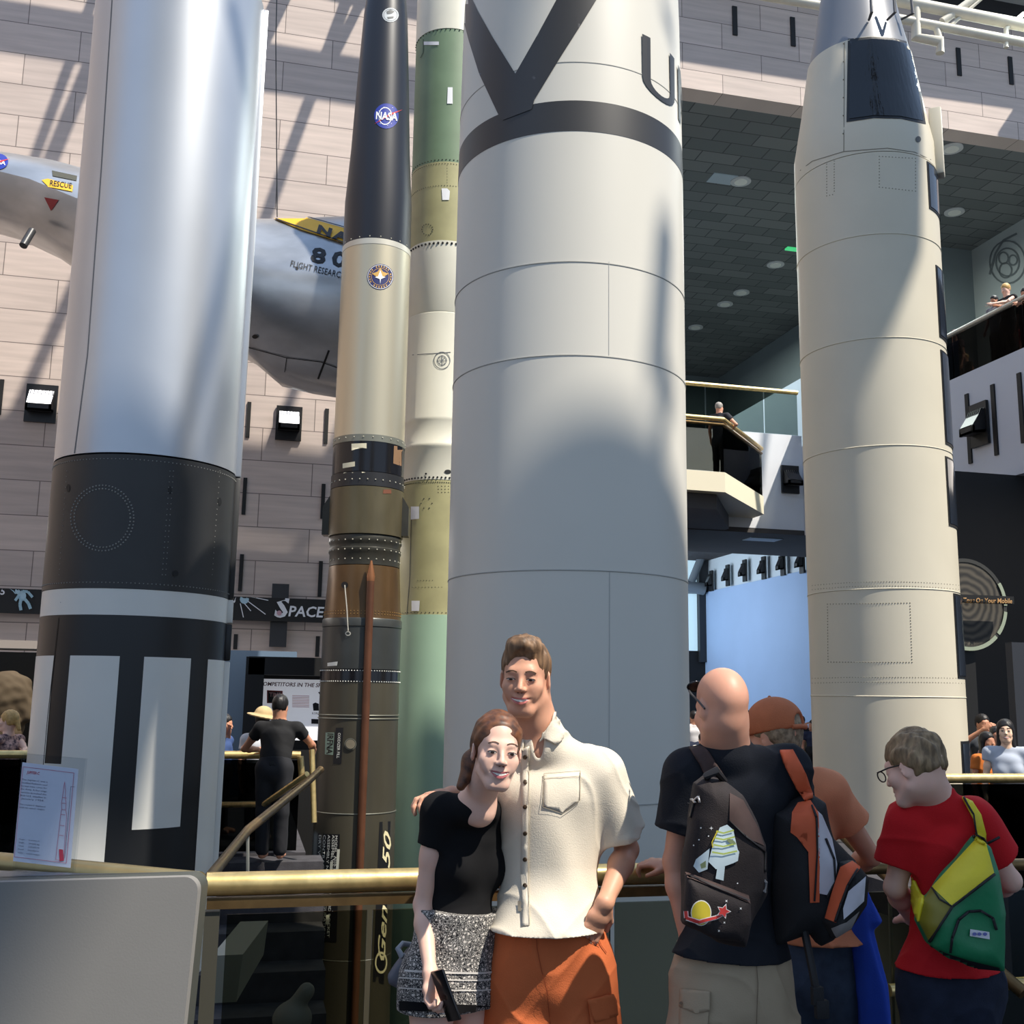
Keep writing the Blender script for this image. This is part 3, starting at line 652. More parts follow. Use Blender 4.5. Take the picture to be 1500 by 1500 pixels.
d = Vector((math.cos(tun+R(9)), math.sin(tun+R(9)), 0)); n2 = Vector((-d.y, d.x, 0))
Pc = Vector((P1.x, P1.y, 0))+d*(r1+.012)
rotm = Matrix((d, n2, UP)).transposed()
for nm, z0, z1, m in (('cable_duct', ZP, zt_, rw), ('cable_duct', zt_, zs(902), rb), ('cable_duct', zs(902), zs(863), rw), ('cable_duct', zs(863), zs(667), MC['rocket_black_b']), ('cable_duct', zs(667), zs(-80), silver)):
    MB().box((Pc.x, Pc.y, (z0+z1)/2), (.07, .17, z1-z0-.01), rotm, .012).build(nm, m, r)
# seams, rivets
sv = mat('rivet_grey', (140, 140, 134), .5, .2); seam = mat('seam_grey', (95, 98, 104), .6)
sb_ = [o for o in r.children if o.name.startswith('silver_body')][0]
stick('panel_seam', line([(164, 0), (148, 250), (128, 520), (109, 664)], 1.2), sb_, seam, sb_, .003, 20)
for z, rr in ((zs(674), r1+.004), (zs(855), r1+.004)): bolts(bb, P1, rr, z, 150, .006, sv, 'rivet_row')
px_bolts(bb, [(150+46*math.cos(t*.105), 759+48*math.sin(t*.105)) for t in range(60)], bb, .0085, sv)
px_bolts(bb, [(150+41*math.cos(t*.118), 759+43*math.sin(t*.118)) for t in range(54)], bb, .0085, sv)
for xx in (98, 249, 254, 322):
    px_bolts(bb, along([(xx, 690), (xx-12, 850)], 8), bb, .005, sv)
for xx, yy in ((100, 715), (249, 718), (322, 735)): stick('stain', disc(xx, yy, 2.5, 6), bb, black_m, bb, .003, 10)
stick('port_hole', disc(257, 840, 4.2, 4.6), bb, black_m, bb, .006, 10)
stick('panel_seam', line([(90, 862), (88, 902)], 1), wbd, seam, wbd, .003, 20)
stick('panel_seam', line([(86, 905), (70, 1050), (52, 1250)], 1), lb, black_m, lb, .004, 20)

# --- 2 black, champagne and bronze missile
r2 = .57; P2 = edges(469, 585, 1000, r2); print('P1', P1, 'P2', P2)
z2 = lambda py, px=535, rr=.52: zc(P2, rr, px, py)
rc = lambda l, rr_, y: radat(P2, l, rr_, y)
m2 = empty('missile', (P2.x, P2.y, ZP), 'slim missile with black nose, champagne band and dark bronze body', 'missile')
rn0, rn1, rn2 = rc(540, 604, 5), rc(521, 607, 200), rc(507, 606, 350); print('nose radii', rn0, rn1, rn2, rc(495, 598, 600), rc(484, 588, 850), r2)
nose = section(m2, P2, 'nose_cone', [(rn2, z2(349)), (rn2*.995, z2(280)), (rn1, z2(200)), ((rn1+rn0)/2+.005, z2(100)), (rn0, z2(0)), (rn0*.75, z2(-70)), (.05, z2(-180))], mat('nose_black', (26, 28, 36), .38))
champ = mat('champagne_metal', (200, 190, 165), .38, .7, nz=.04, ns=2, stretch=(1, 1, .2))
rch = rc(495, 598, 600)
chs = section(m2, P2, 'champagne_section', [(rch, z2(636)), (rn2+.004, z2(357))], champ)
section(m2, P2, 'nose_ring', [(rn2+.008, z2(357)), (rn2+.008, z2(349))], mat('ring_pale', (205, 200, 185), .4, .4))
section(m2, P2, 'flange_ring', [(rch+.012, z2(646)), (rch+.012, z2(636))], mat('ring_grey', (130, 130, 118), .4, .5))
gloss_black = mat('gloss_black', (20, 20, 24), .18); olive = mat('olive_bronze', (92, 84, 62), .36, .35, nz=.2, ns=3, stretch=(1, 1, .4)); olive_d = mat('olive_dark', (60, 58, 50), .4, .3, nz=.2, ns=3)
bronze = mat('bronze_brown', (98, 74, 46), .32, .45, nz=.25, ns=2.5, stretch=(1, 1, .5)); steel_d = mat('dark_steel', (66, 68, 66), .38, .4, nz=.12, ns=3)
blk = section(m2, P2, 'black_glossy_band', [(rch+.006, z2(690)), (rch+.006, z2(646))], gloss_black)
bb2 = section(m2, P2, 'bolted_band', [(rch+.016, z2(711)), (rch+.016, z2(691))], mat('band_dark', (44, 44, 46), .4, .3))
ols = section(m2, P2, 'olive_section', [(rch+.02, z2(781)), (rch+.02, z2(712))], olive)
rr3 = rc(484, 588, 850)
b3 = section(m2, P2, 'ribbed_band', [(rr3, z2(826)), (rr3, z2(808)), (rr3+.012, z2(806)), (rr3+.012, z2(801)), (rr3, z2(800)), (rr3, z2(794)), (rr3+.012, z2(792)), (rr3+.012, z2(783)), (rr3, z2(781))], olive_d)
bz_ = section(m2, P2, 'bronze_section', [(r2-.01, z2(905)), (rr3, z2(827))], bronze)
st_ = section(m2, P2, 'steel_section', [(r2, z2(980)), (r2, z2(918)), (r2+.01, z2(917)), (r2+.01, z2(907)), (r2, z2(905))], steel_d)
st2 = section(m2, P2, 'black_stripe_band', [(r2+.006, z2(999)), (r2+.006, z2(981))], gloss_black)
lo2 = section(m2, P2, 'lower_body', [(r2+.02, ZP), (r2, z2(999))], mat('olive_black', (76, 72, 60), .38, .35, nz=.18, ns=2, stretch=(1, 1, .3)))
wv = mat('rivet_pale', (205, 200, 180), .4, .4); wd = mat('dash_white', (225, 225, 215), .5)
for py, rr, n in ((702, rch+.02, 30), (640, rch+.014, 24), (790, rr3+.014, 28), (804, rr3+.014, 28), (818, rr3, 28), (346, rn2, 20)): bolts(m2, P2, rr, z2(py), n, .012, wv)
for py in (899, 895): bolts(bz_, P2, r2-.008, z2(py), 70, .007, mat('rivet_bronze', (190, 150, 90), .4, .5), 'rivet_row')
for py in (982.5, 998.5): bolts(st2, P2, r2+.008, z2(py), 90, .009, wd, 'dash_row')
for py in (1048, 1053, 1192, 1405): MB().lathe(P2, [(r2+.013, z2(py)-.008), (r2+.016, z2(py)), (r2+.013, z2(py)+.008)], 72).build('hoop', mat('ring_grey', (130, 130, 118), .4, .5), m2)
# conduit pipe with pointed cap
def on2(px, py, off): 
    d = ray(px, py); o = O; z = zc(P2, r2+off, px, py); return o+d*((z-o.z)/d.z)
q1 = on2(543, 846, .04); th = math.atan2(q1.y-P2.y, q1.x-P2.x); dd = Vector((math.cos(th), math.sin(th), 0))*(r2+.05); ctr = Vector((P2.x, P2.y, 0))
MB().tube([ctr+dd+UP*ZP, ctr+dd+UP*z2(852)], .055, 16).build('conduit_pipe', mat('rust_brown', (98, 62, 42), .42, .3, nz=.15, ns=5), m2)
MB().lathe(ctr+dd, [(.055, z2(852)), (.06, z2(845)), (.012, z2(822))], 20).build('conduit_cap', mat('copper_cap', (150, 100, 66), .35, .5), m2)
for s, (pl, pr) in ((-1, (478, 490)), (1, (597, 603))):
    a = ctr+RT*s*(rch+.01); e = RT*s*.10
    MB().prism([a+UP*z2(719)+FW*-.1, a+e+UP*z2(735)+FW*-.1, a+e+UP*z2(778)+FW*-.1, a+UP*z2(778)+FW*-.1], FW*.2).build('side_fairing', olive_d, m2)
# patches, labels
pap = mat('paper_cream', (215, 208, 180), .7)
stick('torn_label', [[(515, 650), (537, 649), (537, 657), (531, 656), (526, 653), (521, 658), (515, 660)]], blk, pap, blk, .004, 6)
stick('label', [[(502, 679), (520, 676), (520, 683), (502, 686)]], blk, pap, blk, .004, 6)
stick('tan_patch', [[(577, 653), (593, 655), (592, 684), (576, 679)]], blk, mat('tan_patch', (132, 100, 70), .6), blk, .004, 6)
stick('peeling_tape', [[(499, 690), (506, 688), (508, 692), (503, 694)], [(513, 688), (522, 686), (524, 689), (516, 693)], [(530, 691), (538, 689), (536, 692), (530, 693)]], bb2, pap, bb2, .006, 6)
stick('brown_patch', [[(562, 711), (573, 711), (573, 723), (561, 723)]], ols, mat('rust_patch', (112, 64, 40), .6), ols, .004, 6)
navy = mat('nasa_blue', (32, 52, 150), .45); lw_ = mat('logo_white', (235, 235, 235), .5); lred = mat('logo_red', (200, 50, 50), .5)
def meatball(cx, cy, rx, ry, tgt, root, k=1.):
    stick('nasa_logo_disc', disc(cx, cy, rx, ry, 28), tgt, navy, tgt, .004, 5)
    stick('nasa_logo_orbit', ringp(cx-rx*.1, cy, rx*.5, rx*.56, 1.3), tgt, lw_, tgt, .006, 5)
    stick('nasa_logo_vector', [[(cx-rx*1.0, cy+ry*.65), (cx+rx*.3, cy-ry*.22), (cx+rx*1.3, cy-ry*.5), (cx+rx*.3, cy-ry*.02)]], tgt, lred, tgt, .008, 5)
    text_px('nasa_logo_text', 'NASA', cx, cy+ry*.05, ry*.58, tgt, lw_, tgt, width=rx*1.75, lift=.011, bold=.03, rot=4)
    stick('nasa_logo_star', sum([disc(cx+rx*a, cy+ry*b, .55, .55, 6) for a, b in ((-.5, .6), (.4, .6), (.1, .75), (-.2, -.7), (.5, -.65), (-.6, -.4))], []), tgt, lw_, tgt, .007, 5)
meatball(566, 170, 18, 18.5, nose, m2)
stick('round_badge', disc(572, 22, 12, 10.5), nose, mat('badge_grey', (196, 200, 200), .5), nose, .004, 5)
stick('round_badge_ring', ringp(572, 22, 9.6, 10.2, .87), nose, seam, nose, .006, 5)
stick('badge_drawing', [[(566, 17), (572, 14), (578, 17), (574, 20), (567, 21)], [(567, 25), (577, 24), (576, 27), (568, 28)]], nose, mat('badge_ink', (80, 84, 84), .5), nose, .006, 5)
stick('mission_badge', disc(557, 405.5, 19.5, 19), chs, mat('badge_navy', (36, 44, 100), .5), chs, .004, 5)
stick('mission_badge_ring', ringp(557, 405.5, 17.8, 18.6, .97), chs, lw_, chs, .006, 5)
stick('mission_badge_ring', ringp(557, 405.5, 12.6, 13.2, .97), chs, mat('badge_gold', (215, 170, 90), .5), chs, .006, 5)
for k in range(26):
    t = 2*math.pi*k/26; stick('mission_badge_letter', [[(557+15.6*math.cos(t)+1.3*a, 405.5+15.2*math.sin(t)+1.2*b) for a, b in ((-.6, -1), (.6, -1), (.6, 1), (-.6, 1))]], chs, MC['badge_gold'], chs, .006, 9) if k % 7 != 3 else None
stick('mission_badge_bird', [[(545, 401), (553, 398), (557, 392), (561, 398), (569, 401), (563, 405), (558, 407), (556, 407), (551, 405)]], chs, MC['badge_gold'], chs, .007, 5)
stick('mission_badge_bird', [[(549, 406), (556, 409), (557, 416), (558, 409), (565, 406), (560, 405), (557, 395), (554, 405)]], chs, lw_, chs, .009, 5)
# hook wire on the bronze section
MB().tube([on2(505, 857, .03), on2(508, 890, .04), on2(510, 924, .03)], .008, 8).build('hook_wire', mat('ring_pale', (205, 200, 185), .4, .4), m2)
stick('hook_ring', ringp(510, 928, 2.6, 4.2, .8), st_, MC['ring_pale'], m2, .01, 6)
stick('port_hole', disc(505, 857, 5), bz_, black_m, bz_, .006, 6)
stick('clip', [[(480, 971), (495, 969), (494, 975), (480, 976)]], st_, wd, st_, .01, 6)
# stencils along the lower body
lbk = mat('label_black', (16, 16, 18), .5)
stick('stencil_plate', [[(492, 1066), (503, 1066), (500, 1119), (488, 1119)]], lo2, lbk, lo2, .004, 8)
text_px('stencil_text', 'OXIDIZER FILL', 496, 1092, 4, lo2, wd, lo2, rot=93, width=37, lift=.007)
stick('stencil_plate', [[(477, 1073), (490, 1073), (488, 1106), (476, 1105)]], lo2, mat('stencil_green', (140, 160, 140), .6), lo2, .004, 8)
text_px('stencil_text', 'IRFNA', 483, 1089, 8.5, lo2, lbk, lo2, rot=93, width=30, lift=.007, bold=.02)
stick('filler_cap_ring', ringp(513.5, 1090, 7.6, 8.6), lo2, mat('ring_grey', (130, 130, 118), .4, .5), lo2, .012, 6)
stick('filler_cap', disc(513.5, 1090, 6.8), lo2, mat('cap_metal', (160, 150, 128), .35, .6), lo2, .02, 6)
stick('stencil_plate', [[(466, 1221), (498, 1222), (493, 1380), (456, 1376)]], lo2, lbk, lo2, .004, 10)
for i, (s, x) in enumerate((('MODEL  AJ10-118D', 494), ('ASSEMBLY NAME  AJ10-118D ROCKET', 487.5), ('ASSEMBLY NO.  8 CONFIGURATION', 481), ('CONTRACT  NAS 5-1087 ENGINE', 474.5), ('DRY WEIGHT  DATE SERIAL NO.', 468))):
    text_px('stencil_text', s, x-3, 1298 if i else 1256, 3.6, lo2, wd, lo2, rot=93, width=150 if i else 64, lift=.007)
stick('stencil_box', [[(494, 1244), (498, 1244), (496, 1275), (492, 1275)], [(484, 1262), (488, 1262), (487, 1278), (483, 1278)], [(478, 1340), (483, 1340), (482, 1354), (477, 1354)]], lo2, mat('stencil_cream', (190, 190, 175), .6), lo2, .008, 8)
stick('name_plate', [[(556, 1204), (572, 1203), (562, 1442), (546, 1438)]], lo2, lbk, lo2, .004, 12)
cream_t = mat('letter_cream', (215, 205, 165), .6)
text_px('name_text', 'Gen    50', 563, 1320, 11, lo2, cream_t, lo2, rot=-87, width=190, lift=.007, shear=.4, bold=.015)
stick('name_emblem', ringp(558, 1410, 7, 9, 1.8), lo2, cream_t, lo2, .008, 8)

# --- 3 green and white rocket behind
r3 = .56; P3 = edges(574, 690, 1000, r3); P3 = O+(P3-O)*(1.0)
P3 = edges(578, 692, 1000, .62); r3 = .62
g3 = empty('rocket', (P3.x, P3.y, ZP), 'green and white riveted rocket squeezed between the dark missile and the white rocket', 'rocket')
z3 = lambda py, px=638: zc(P3, r3, px, py)
green = mat('primer_green', (112, 134, 104), .5, nz=.1, ns=2); yel = mat('primer_yellow', (166, 160, 116), .5, nz=.12, ns=2); pale = mat('pale_green', (152, 180, 154), .5, nz=.04, ns=1.5); w3 = mat('warm_white', (220, 216, 198), .42, nz=.03, ns=2)
s_w1 = section(g3, P3, 'white_top', [(r3, z3(43)), (r3, z3(-80))], w3)
s_g = section(g3, P3, 'green_section', [(r3-.006, z3(237)), (r3-.006, z3(43))], green)
s_y = section(g3, P3, 'yellow_section', [(r3-.004, z3(352)), (r3-.004, z3(237))], yel)
s_w = section(g3, P3, 'white_section', [(r3, z3(702)), (r3, z3(655)), (r3+.012, z3(653)), (r3+.012, z3(648)), (r3, z3(646)), (r3, z3(614)), (r3+.008, z3(612)), (r3, z3(609)), (r3, z3(457)), (r3-.01, z3(456)), (r3, z3(454)), (r3, z3(352))], w3)
s_y2 = section(g3, P3, 'yellow_lower_section', [(r3-.004, z3(900)), (r3-.004, z3(702))], yel)
s_p = section(g3, P3, 'pale_green_section', [(r3, ZP), (r3, z3(900))], pale)
rvd = mat('rivet_dark', (70, 72, 56), .5)
for py, rr, n, sz, m in ((44.5, r3, 50, .012, black_m), (234, r3-.004, 60, .012, rvd), (240, r3-.002, 80, .008, rvd), (272, r3-.002, 80, .008, rvd), (356, r3+.002, 52, .022, black_m), (699, r3+.002, 60, .018, black_m), (706, r3-.002, 110, .010, rvd), (897, r3-.002, 60, .009, rvd), (652, r3+.012, 10, .004, rvd)):
    bolts(g3, P3, rr, z3(py), n, sz, m)
for tg, c, n, q in ((s_y, (626, 336), 14, 8), (s_y2, (625, 737), 6, 8)):
    px_bolts(tg, [(c[0]+q*math.cos(2*math.pi*k/n), c[1]+q*math.sin(2*math.pi*k/n)) for k in range(n)], tg, .011, rvd)
px_bolts(s_y2, [(642+i*5, 712+j*4.5) for i in range(4) for j in range(3)], s_y2, .009, rvd)
px_bolts(s_y2, along([(604, 860), (652, 860)], 4.5)+along([(612, 850), (638, 850)], 4), s_y2, .007, rvd)
px_bolts(s_y, along([(655, 242), (655, 272)], 4), s_y, .007, rvd)
for t, q in ((s_g, [(632-11, 61), (643, 61), (643, 66), (621, 66)]), (s_g, [(656, 128), (663, 128), (663, 152), (655, 152)]), (s_y, [(647, 276), (655, 276), (659, 280), (658, 293), (648, 293)]), (s_y2, [(602, 742), (614, 742), (614, 760), (602, 761)]), (s_y2, [(603, 880), (615, 880), (614, 895), (603, 895)])):
    stick('paper_label', [q], t, lw_, t, .008, 6)
stick('hatch', line([(601, 53), (620, 50), (620, 77), (616, 85), (601, 87)], 1.3), s_g, mat('hatch_green', (70, 88, 64), .6), s_g, .006, 8)
stick('hatch', line([(601, 86), (616, 86)], 3), s_g, black_m, s_g, .006, 8)
for q in (12.2, 7): stick('round_emblem', ringp(647.5, 528, q-1.0, q, 1.05), s_w, mat('emblem_grey', (100, 104, 108), .6), s_w, .006, 6)
stick('round_emblem', line([(640, 528), (655, 528)], .8)+line([(647.5, 520), (647.5, 536)], .8)+line([(643, 523), (652, 533)], .6)+line([(643, 533), (652, 523)], .6), s_w, MC['emblem_grey'], s_w, .006, 6)
stick('port_hole', disc(656, 691, 5, 3), s_w, black_m, s_w, .006, 6); stick('port_hole', disc(624, 694, 1.5), s_w, black_m, s_w, .006, 6)
stick('panel_seam', line([(603, 745), (600, 850), (596, 900)], 1), s_y2, rvd, s_y2, .004, 10)
stick('panel_seam', line([(604, 520), (660, 516)], 1), s_w, seam, s_w, .004, 10)

# --- 4 large white rocket with the black V
r4 = .89; P4 = edges(650, 1011, 1100, r4); print('P4', P4, 'P3', P3)
m4 = empty('rocket', (P4.x, P4.y, ZP), 'huge white rocket with black V and band, in the middle', 'rocket')
z4 = lambda py, px=838: zc(P4, r4, px, py)
w4 = mat('satin_white', (210, 206, 195), .4, nz=.015, ns=1)
zr_, zr2 = z4(192, 850), z4(147, 850)
rt4 = radat(P4, 674, 1002, 60); print('r4 top', rt4)
wb4 = section(m4, P4, 'white_body', [(r4, ZP), (r4, zr_)], w4, 128)
bd4 = section(m4, P4, 'black_band', [(r4+.002, zr_), (r4*.998, zr2)], mat('band_black', (44, 44, 46), .42), 128)
tp4 = section(m4, P4, 'upper_body', [(r4*.998, zr2), (r4*.985, z4(-60)), (r4*.98, z4(-90))], w4, 128)
vb = MC['band_black']
stick('black_v', [[(670, -14), (676, 18), (687, 60), (702, 108), (732, 172), (737, 176), (779, 160), (783, 146), (800, 118), (822, 82), (850, 38), (882, -14), (822, -14), (815, 0), (788, 50), (755, 108), (722, 55), (700, 16), (686, -14)]], [tp4, bd4], vb, m4, .004, 4)
for py, rr, n in ((90, r4*.993, 'seam'), (383, r4, 's'), (520, r4, 's'), (835, r4, 's'), (1172+8, r4, 's')):
    z = z4(py); MB().lathe(P4, [(rr-.002, z-.006), (rr+.004, z-.003), (rr+.004, z+.003), (rr-.002, z+.006)], 128).build('hoop_seam', mat('seam_white', (170, 168, 160), .6), m4)
stick('panel_seam', line([(892, 383), (892, 520)], .9)+line([(893, 838), (892, 1172)], .9), wb4, mat('seam_soft', (178, 178, 174), .6), wb4, .002, 20)
# UNITED lettering, wrapped round the body, condensed upright capitals
def wrap_text(s, px, py, h, width_rad, tgt, P, rad, m, root):
    bm = text_bm(s, h, 0, .0, 1, 'LEFT'); xs = [v.co.x for v in bm.verts]; x0 = min(xs); k = width_rad/(max(xs)-x0)
    bmesh.ops.triangulate(bm, faces=bm.faces)
    z0 = zc(P, rad, px, py); d = ray(px, py); hit = O+d*((z0-O.z)/d.z); t0 = math.atan2(hit.y-P.y, hit.x-P.x)
    t = x0
    while t < max(xs):
        t += R(3)/k; bmesh.ops.bisect_plane(bm, geom=bm.verts[:]+bm.edges[:]+bm.faces[:], plane_co=(t, 0, 0), plane_no=(1, 0, 0))
    for v in bm.verts: a = t0+(v.co.x-x0)*k; v.co = Vector((P.x+(rad+.004)*math.cos(a), P.y+(rad+.004)*math.sin(a), z0+v.co.y))
    me = bpy.data.meshes.new('l'); bm.to_mesh(me); bm.free(); me.materials.append(m); o = link('lettering', me, root); return o
# U and N built as outlines in (angle, height)
def glyph(strokes, px, py, wrad, h, w, sx):
    z0 = zc(P4, r4, px, py); d = ray(px, py); hit = O+d*((z0-O.z)/d.z); t0 = math.atan2(hit.y-P4.y, hit.x-P4.x); bm = bmesh.new()
    for poly in strokes:
        bm.faces.new([bm.verts.new((t0+sx*wrad+x*wrad, z0+y*h, 0)) for x, y in poly])
    bmesh.ops.triangulate(bm, faces=bm.faces)
    t = min(v.co.x for v in bm.verts); tm = max(v.co.x for v in bm.verts)
    while t < tm: t += R(3); bmesh.ops.bisect_plane(bm, geom=bm.verts[:]+bm.edges[:]+bm.faces[:], plane_co=(t, 0, 0), plane_no=(1, 0, 0))
    for v in bm.verts: a, z = v.co.x, v.co.y; v.co = Vector((P4.x+(r4+.002)*math.cos(a), P4.y+(r4+.002)*math.sin(a), z))
    me = bpy.data.meshes.new('l'); bm.to_mesh(me); bm.free(); me.materials.append(vb); return link('lettering', me, m4)
def ustroke():
    out = []; n = 10; w = .2
    o_ = [(0, 1)]+[(.5-.5*math.cos(math.pi*k/n), .26-.26*math.sin(math.pi*k/n)) for k in range(n+1)]+[(1, 1)]
    i_ = [(w, 1)]+[(.5-(.5-w)*math.cos(math.pi*k/n), .26-(.26-.09)*math.sin(math.pi*k/n)) for k in range(n+1)]+[(1-w, 1)]
    return [[o_[k], i_[k], i_[k+1], o_[k+1]] for k in range(len(o_)-1)]
za = zc(P4, r4, 941, 150) ; zb_ = zc(P4, r4, 941, 50)
zbase = 145
h_ = z4(50, 945)-zc(P4, r4, 945, 133)
glyph(ustroke(), 941, 133, R(27), h_, .2, 0)
glyph([[(0, 0), (.2, 0), (.2, 1), (0, 1)], [(.8, 0), (1, 0), (1, 1), (.8, 1)], [(.0, 1), (.22, 1), (1, 0), (.78, 0)]], 941, 133, R(27), h_, .2, 1.22)
glyph([[(0, 0), (.22, 0), (.22, 1), (0, 1)]], 941, 133, R(27), h_, .2, 2.44)

# --- 5 cream missile with windows at the right
r5 = .93; P5 = edges(1187, 1414, 1000, r5); print('P5', P5)
m5 = empty('missile', (P5.x, P5.y, ZP), 'cream missile with dark viewing windows standing at the right', 'missile')
z5 = lambda py, px=1295: zc(P5, r5, px, py)
c5 = mat('cream_paint', (206, 198, 178), .45, nz=.025, ns=1.5)
R5 = lambda l, rr, y: radat(P5, l, rr, y)
ra_, rb_, rcc, rdd = R5(1167, 1376, 235), R5(1178, 1357, 110), R5(1190, 1345, 60), R5(1200, 1330, -5); print('r5', ra_, rb_, rcc, rdd)
b5 = section(m5, P5, 'main_body', [(r5, ZP), (r5, z5(400)), (ra_, z5(222, 1300))], c5, 128)
u5 = section(m5, P5, 'shoulder', [(ra_, z5(221, 1300)), (ra_*.995, z5(180)), (rb_, z5(110)), (rcc, z5(38))], c5, 128)
n5 = section(m5, P5, 'nose_shroud', [(rcc-.01, z5(38)), (rdd, z5(-10)), (rdd*.7, z5(-110)), (.1, z5(-220))], mat('nose_silver', (128, 129, 132), .42, .4), 96)
for py in (342, 494, 652, 862, 1020): 
    z = z5(py); MB().lathe(P5, [(r5-.002, z-.01), (r5+.008, z), (r5-.002, z+.01)], 128).build('hoop_seam', mat('seam_cream', (206, 198, 176), .6), m5)
sd = mat('seam_tan', (120, 112, 96), .6)
stick('panel_seam', line([(1237, 62), (1236, 222)], 1)+line([(1172, 250), (1190, 236), (1236, 222), (1300, 217), (1340, 223), (1372, 238)], 1.1), [b5, u5], sd, m5, .003, 12)
win = mat('window_black', (10, 11, 14), .06, spec=.5, bump=.5, bs=5, stretch=(4, 4, .25))
fr_ = mat('window_edge', (16, 16, 18), .5)
stick('window_frame', [[(1242, 57), (1275, 54), (1310, 56), (1333, 62), (1345, 110), (1356, 182), (1320, 174), (1280, 173), (1240, 179)]], [u5, n5], fr_, m5, .006, 4)
stick('window', [[(1246, 61), (1277, 57), (1308, 59), (1331, 65), (1342, 112), (1352, 177), (1318, 170), (1280, 169), (1244, 174)]], [u5, n5], win, m5, .012, 4)
for pts in ([(1357, 236), (1376, 246), (1376, 314), (1358, 304)], [(1370, 388), (1387, 398), (1390, 500), (1377, 494)], [(1377, 512), (1390, 518), (1396, 655), (1384, 650)], [(1384, 668), (1397, 674), (1403, 776), (1390, 770)], [(1396, 869), (1409, 873), (1413, 995), (1400, 993)], [(1407, 1086), (1420, 1090), (1424, 1184), (1411, 1182)]):
    cxm = sum(p[0] for p in pts)/4; cym = sum(p[1] for p in pts)/4; th0 = None
    # a dark pane set into the right-hand side of the body: curved panel from that angle round to the far side
    py = pts[0][1]; px = pts[0][0]; z1_ = zc(P5, r5, px, pts[0][1]); z0_ = zc(P5, r5, pts[3][0], pts[3][1]); d = ray(px, py); hit = O+d*((z1_-O.z)/d.z)
    t0 = math.atan2(hit.y-P5.y, hit.x-P5.x)
    for nm, off, m, gp in (('window_frame', .010, fr_, 0), ('side_window', .016, mat('side_glass', (40, 46, 56), .12, spec=.7), .03)):
        b = MB(); row = []
        for i in range(16):
            t = t0+gp+(R(62)-2*gp)*i/15; dd_ = Vector((math.cos(t), math.sin(t), 0))*(r5+off if off > .012 or True else 0); row.append([b.bm.verts.new(Vector((P5.x, P5.y, zz))+dd_) for zz in (z0_+gp, z1_-gp)]+[b.bm.verts.new(Vector((P5.x, P5.y, zz))+dd_*.97) for zz in (z0_+gp, z1_-gp)])
        for A, B in zip(row, row[1:]):
            for i, j in ((0, 1), (1, 3), (3, 2), (2, 0)): b.bm.faces.new((A[i], B[i], B[j], A[j]))
        b.bm.faces.new([row[0][i] for i in (0, 1, 3, 2)]); b.bm.faces.new([row[-1][i] for i in (0, 1, 3, 2)])
        b.build(nm, m, m5)
rv5 = mat('rivet_tan', (128, 122, 104), .5)
px_bolts(b5, along([(1288, 229), (1341, 232), (1341, 280), (1288, 274), (1288, 229)], 4.5), b5, .008, rv5)
px_bolts(b5, along([(1211, 232), (1211, 287)], 4)+along([(1222, 232), (1222, 284)], 4)+along([(1211, 287), (1224, 284)], 4), b5, .008, rv5)
px_bolts(b5, along([(1236, 64), (1235, 222)], 26), u5, .012, rv5)
px_bolts(b5, along([(1212, 885), (1333, 883), (1336, 970), (1213, 970), (1212, 885)], 4.2), b5, .008, rv5)
for yy in (852, 858, 992, 999): px_bolts(b5, [(1190+k*4.2, yy+6*((1190+k*4.2-1300)/112.)**2*(1 if yy < 900 else .3)) for k in range(54)], b5, .0065, rv5)
stick('port_hole', disc(1345, 204, 4, 4.5), u5, mat('port_grey', (88, 88, 84), .5), u5, .006, 6)
# raised side hatch + brackets at the shroud
e = (Vector((P5.x, P5.y, 0))-O).to_2d().normalized()
tq = math.atan2(*(lambda h: (h.y-P5.y, h.x-P5.x))(O+ray(1366, 200)*((zc(P5, ra_, 1366, 200)-O.z)/ray(1366, 200).z)))+R(12)
dq = Vector((math.cos(tq), math.sin(tq), 0)); rq = Matrix((dq, Vector((-dq.y, dq.x, 0)), UP)).transposed()
zz0, zz1 = z5(228), z5(128)
MB().box(Vector((P5.x, P5.y, (zz0+zz1)/2))+dq*(ra_+.02), (.16, .2, zz1-zz0), rq, .02).build('side_hatch', c5, m5)
for px in (1274, 1303, 1325):
    h0 = O+ray(px, 26)*((zc(P5, rcc, px, 26)-O.z)/ray(px, 26).z); dn = (h0-Vector((P5.x, P5.y, h0.z))).normalized()
    MB().tube([h0+dn*-.05, h0+dn*.12, h0+dn*.10+UP*.4], .016, 8).build('bracket', mat('bracket_grey', (90, 90, 92), .4, .5), m5)

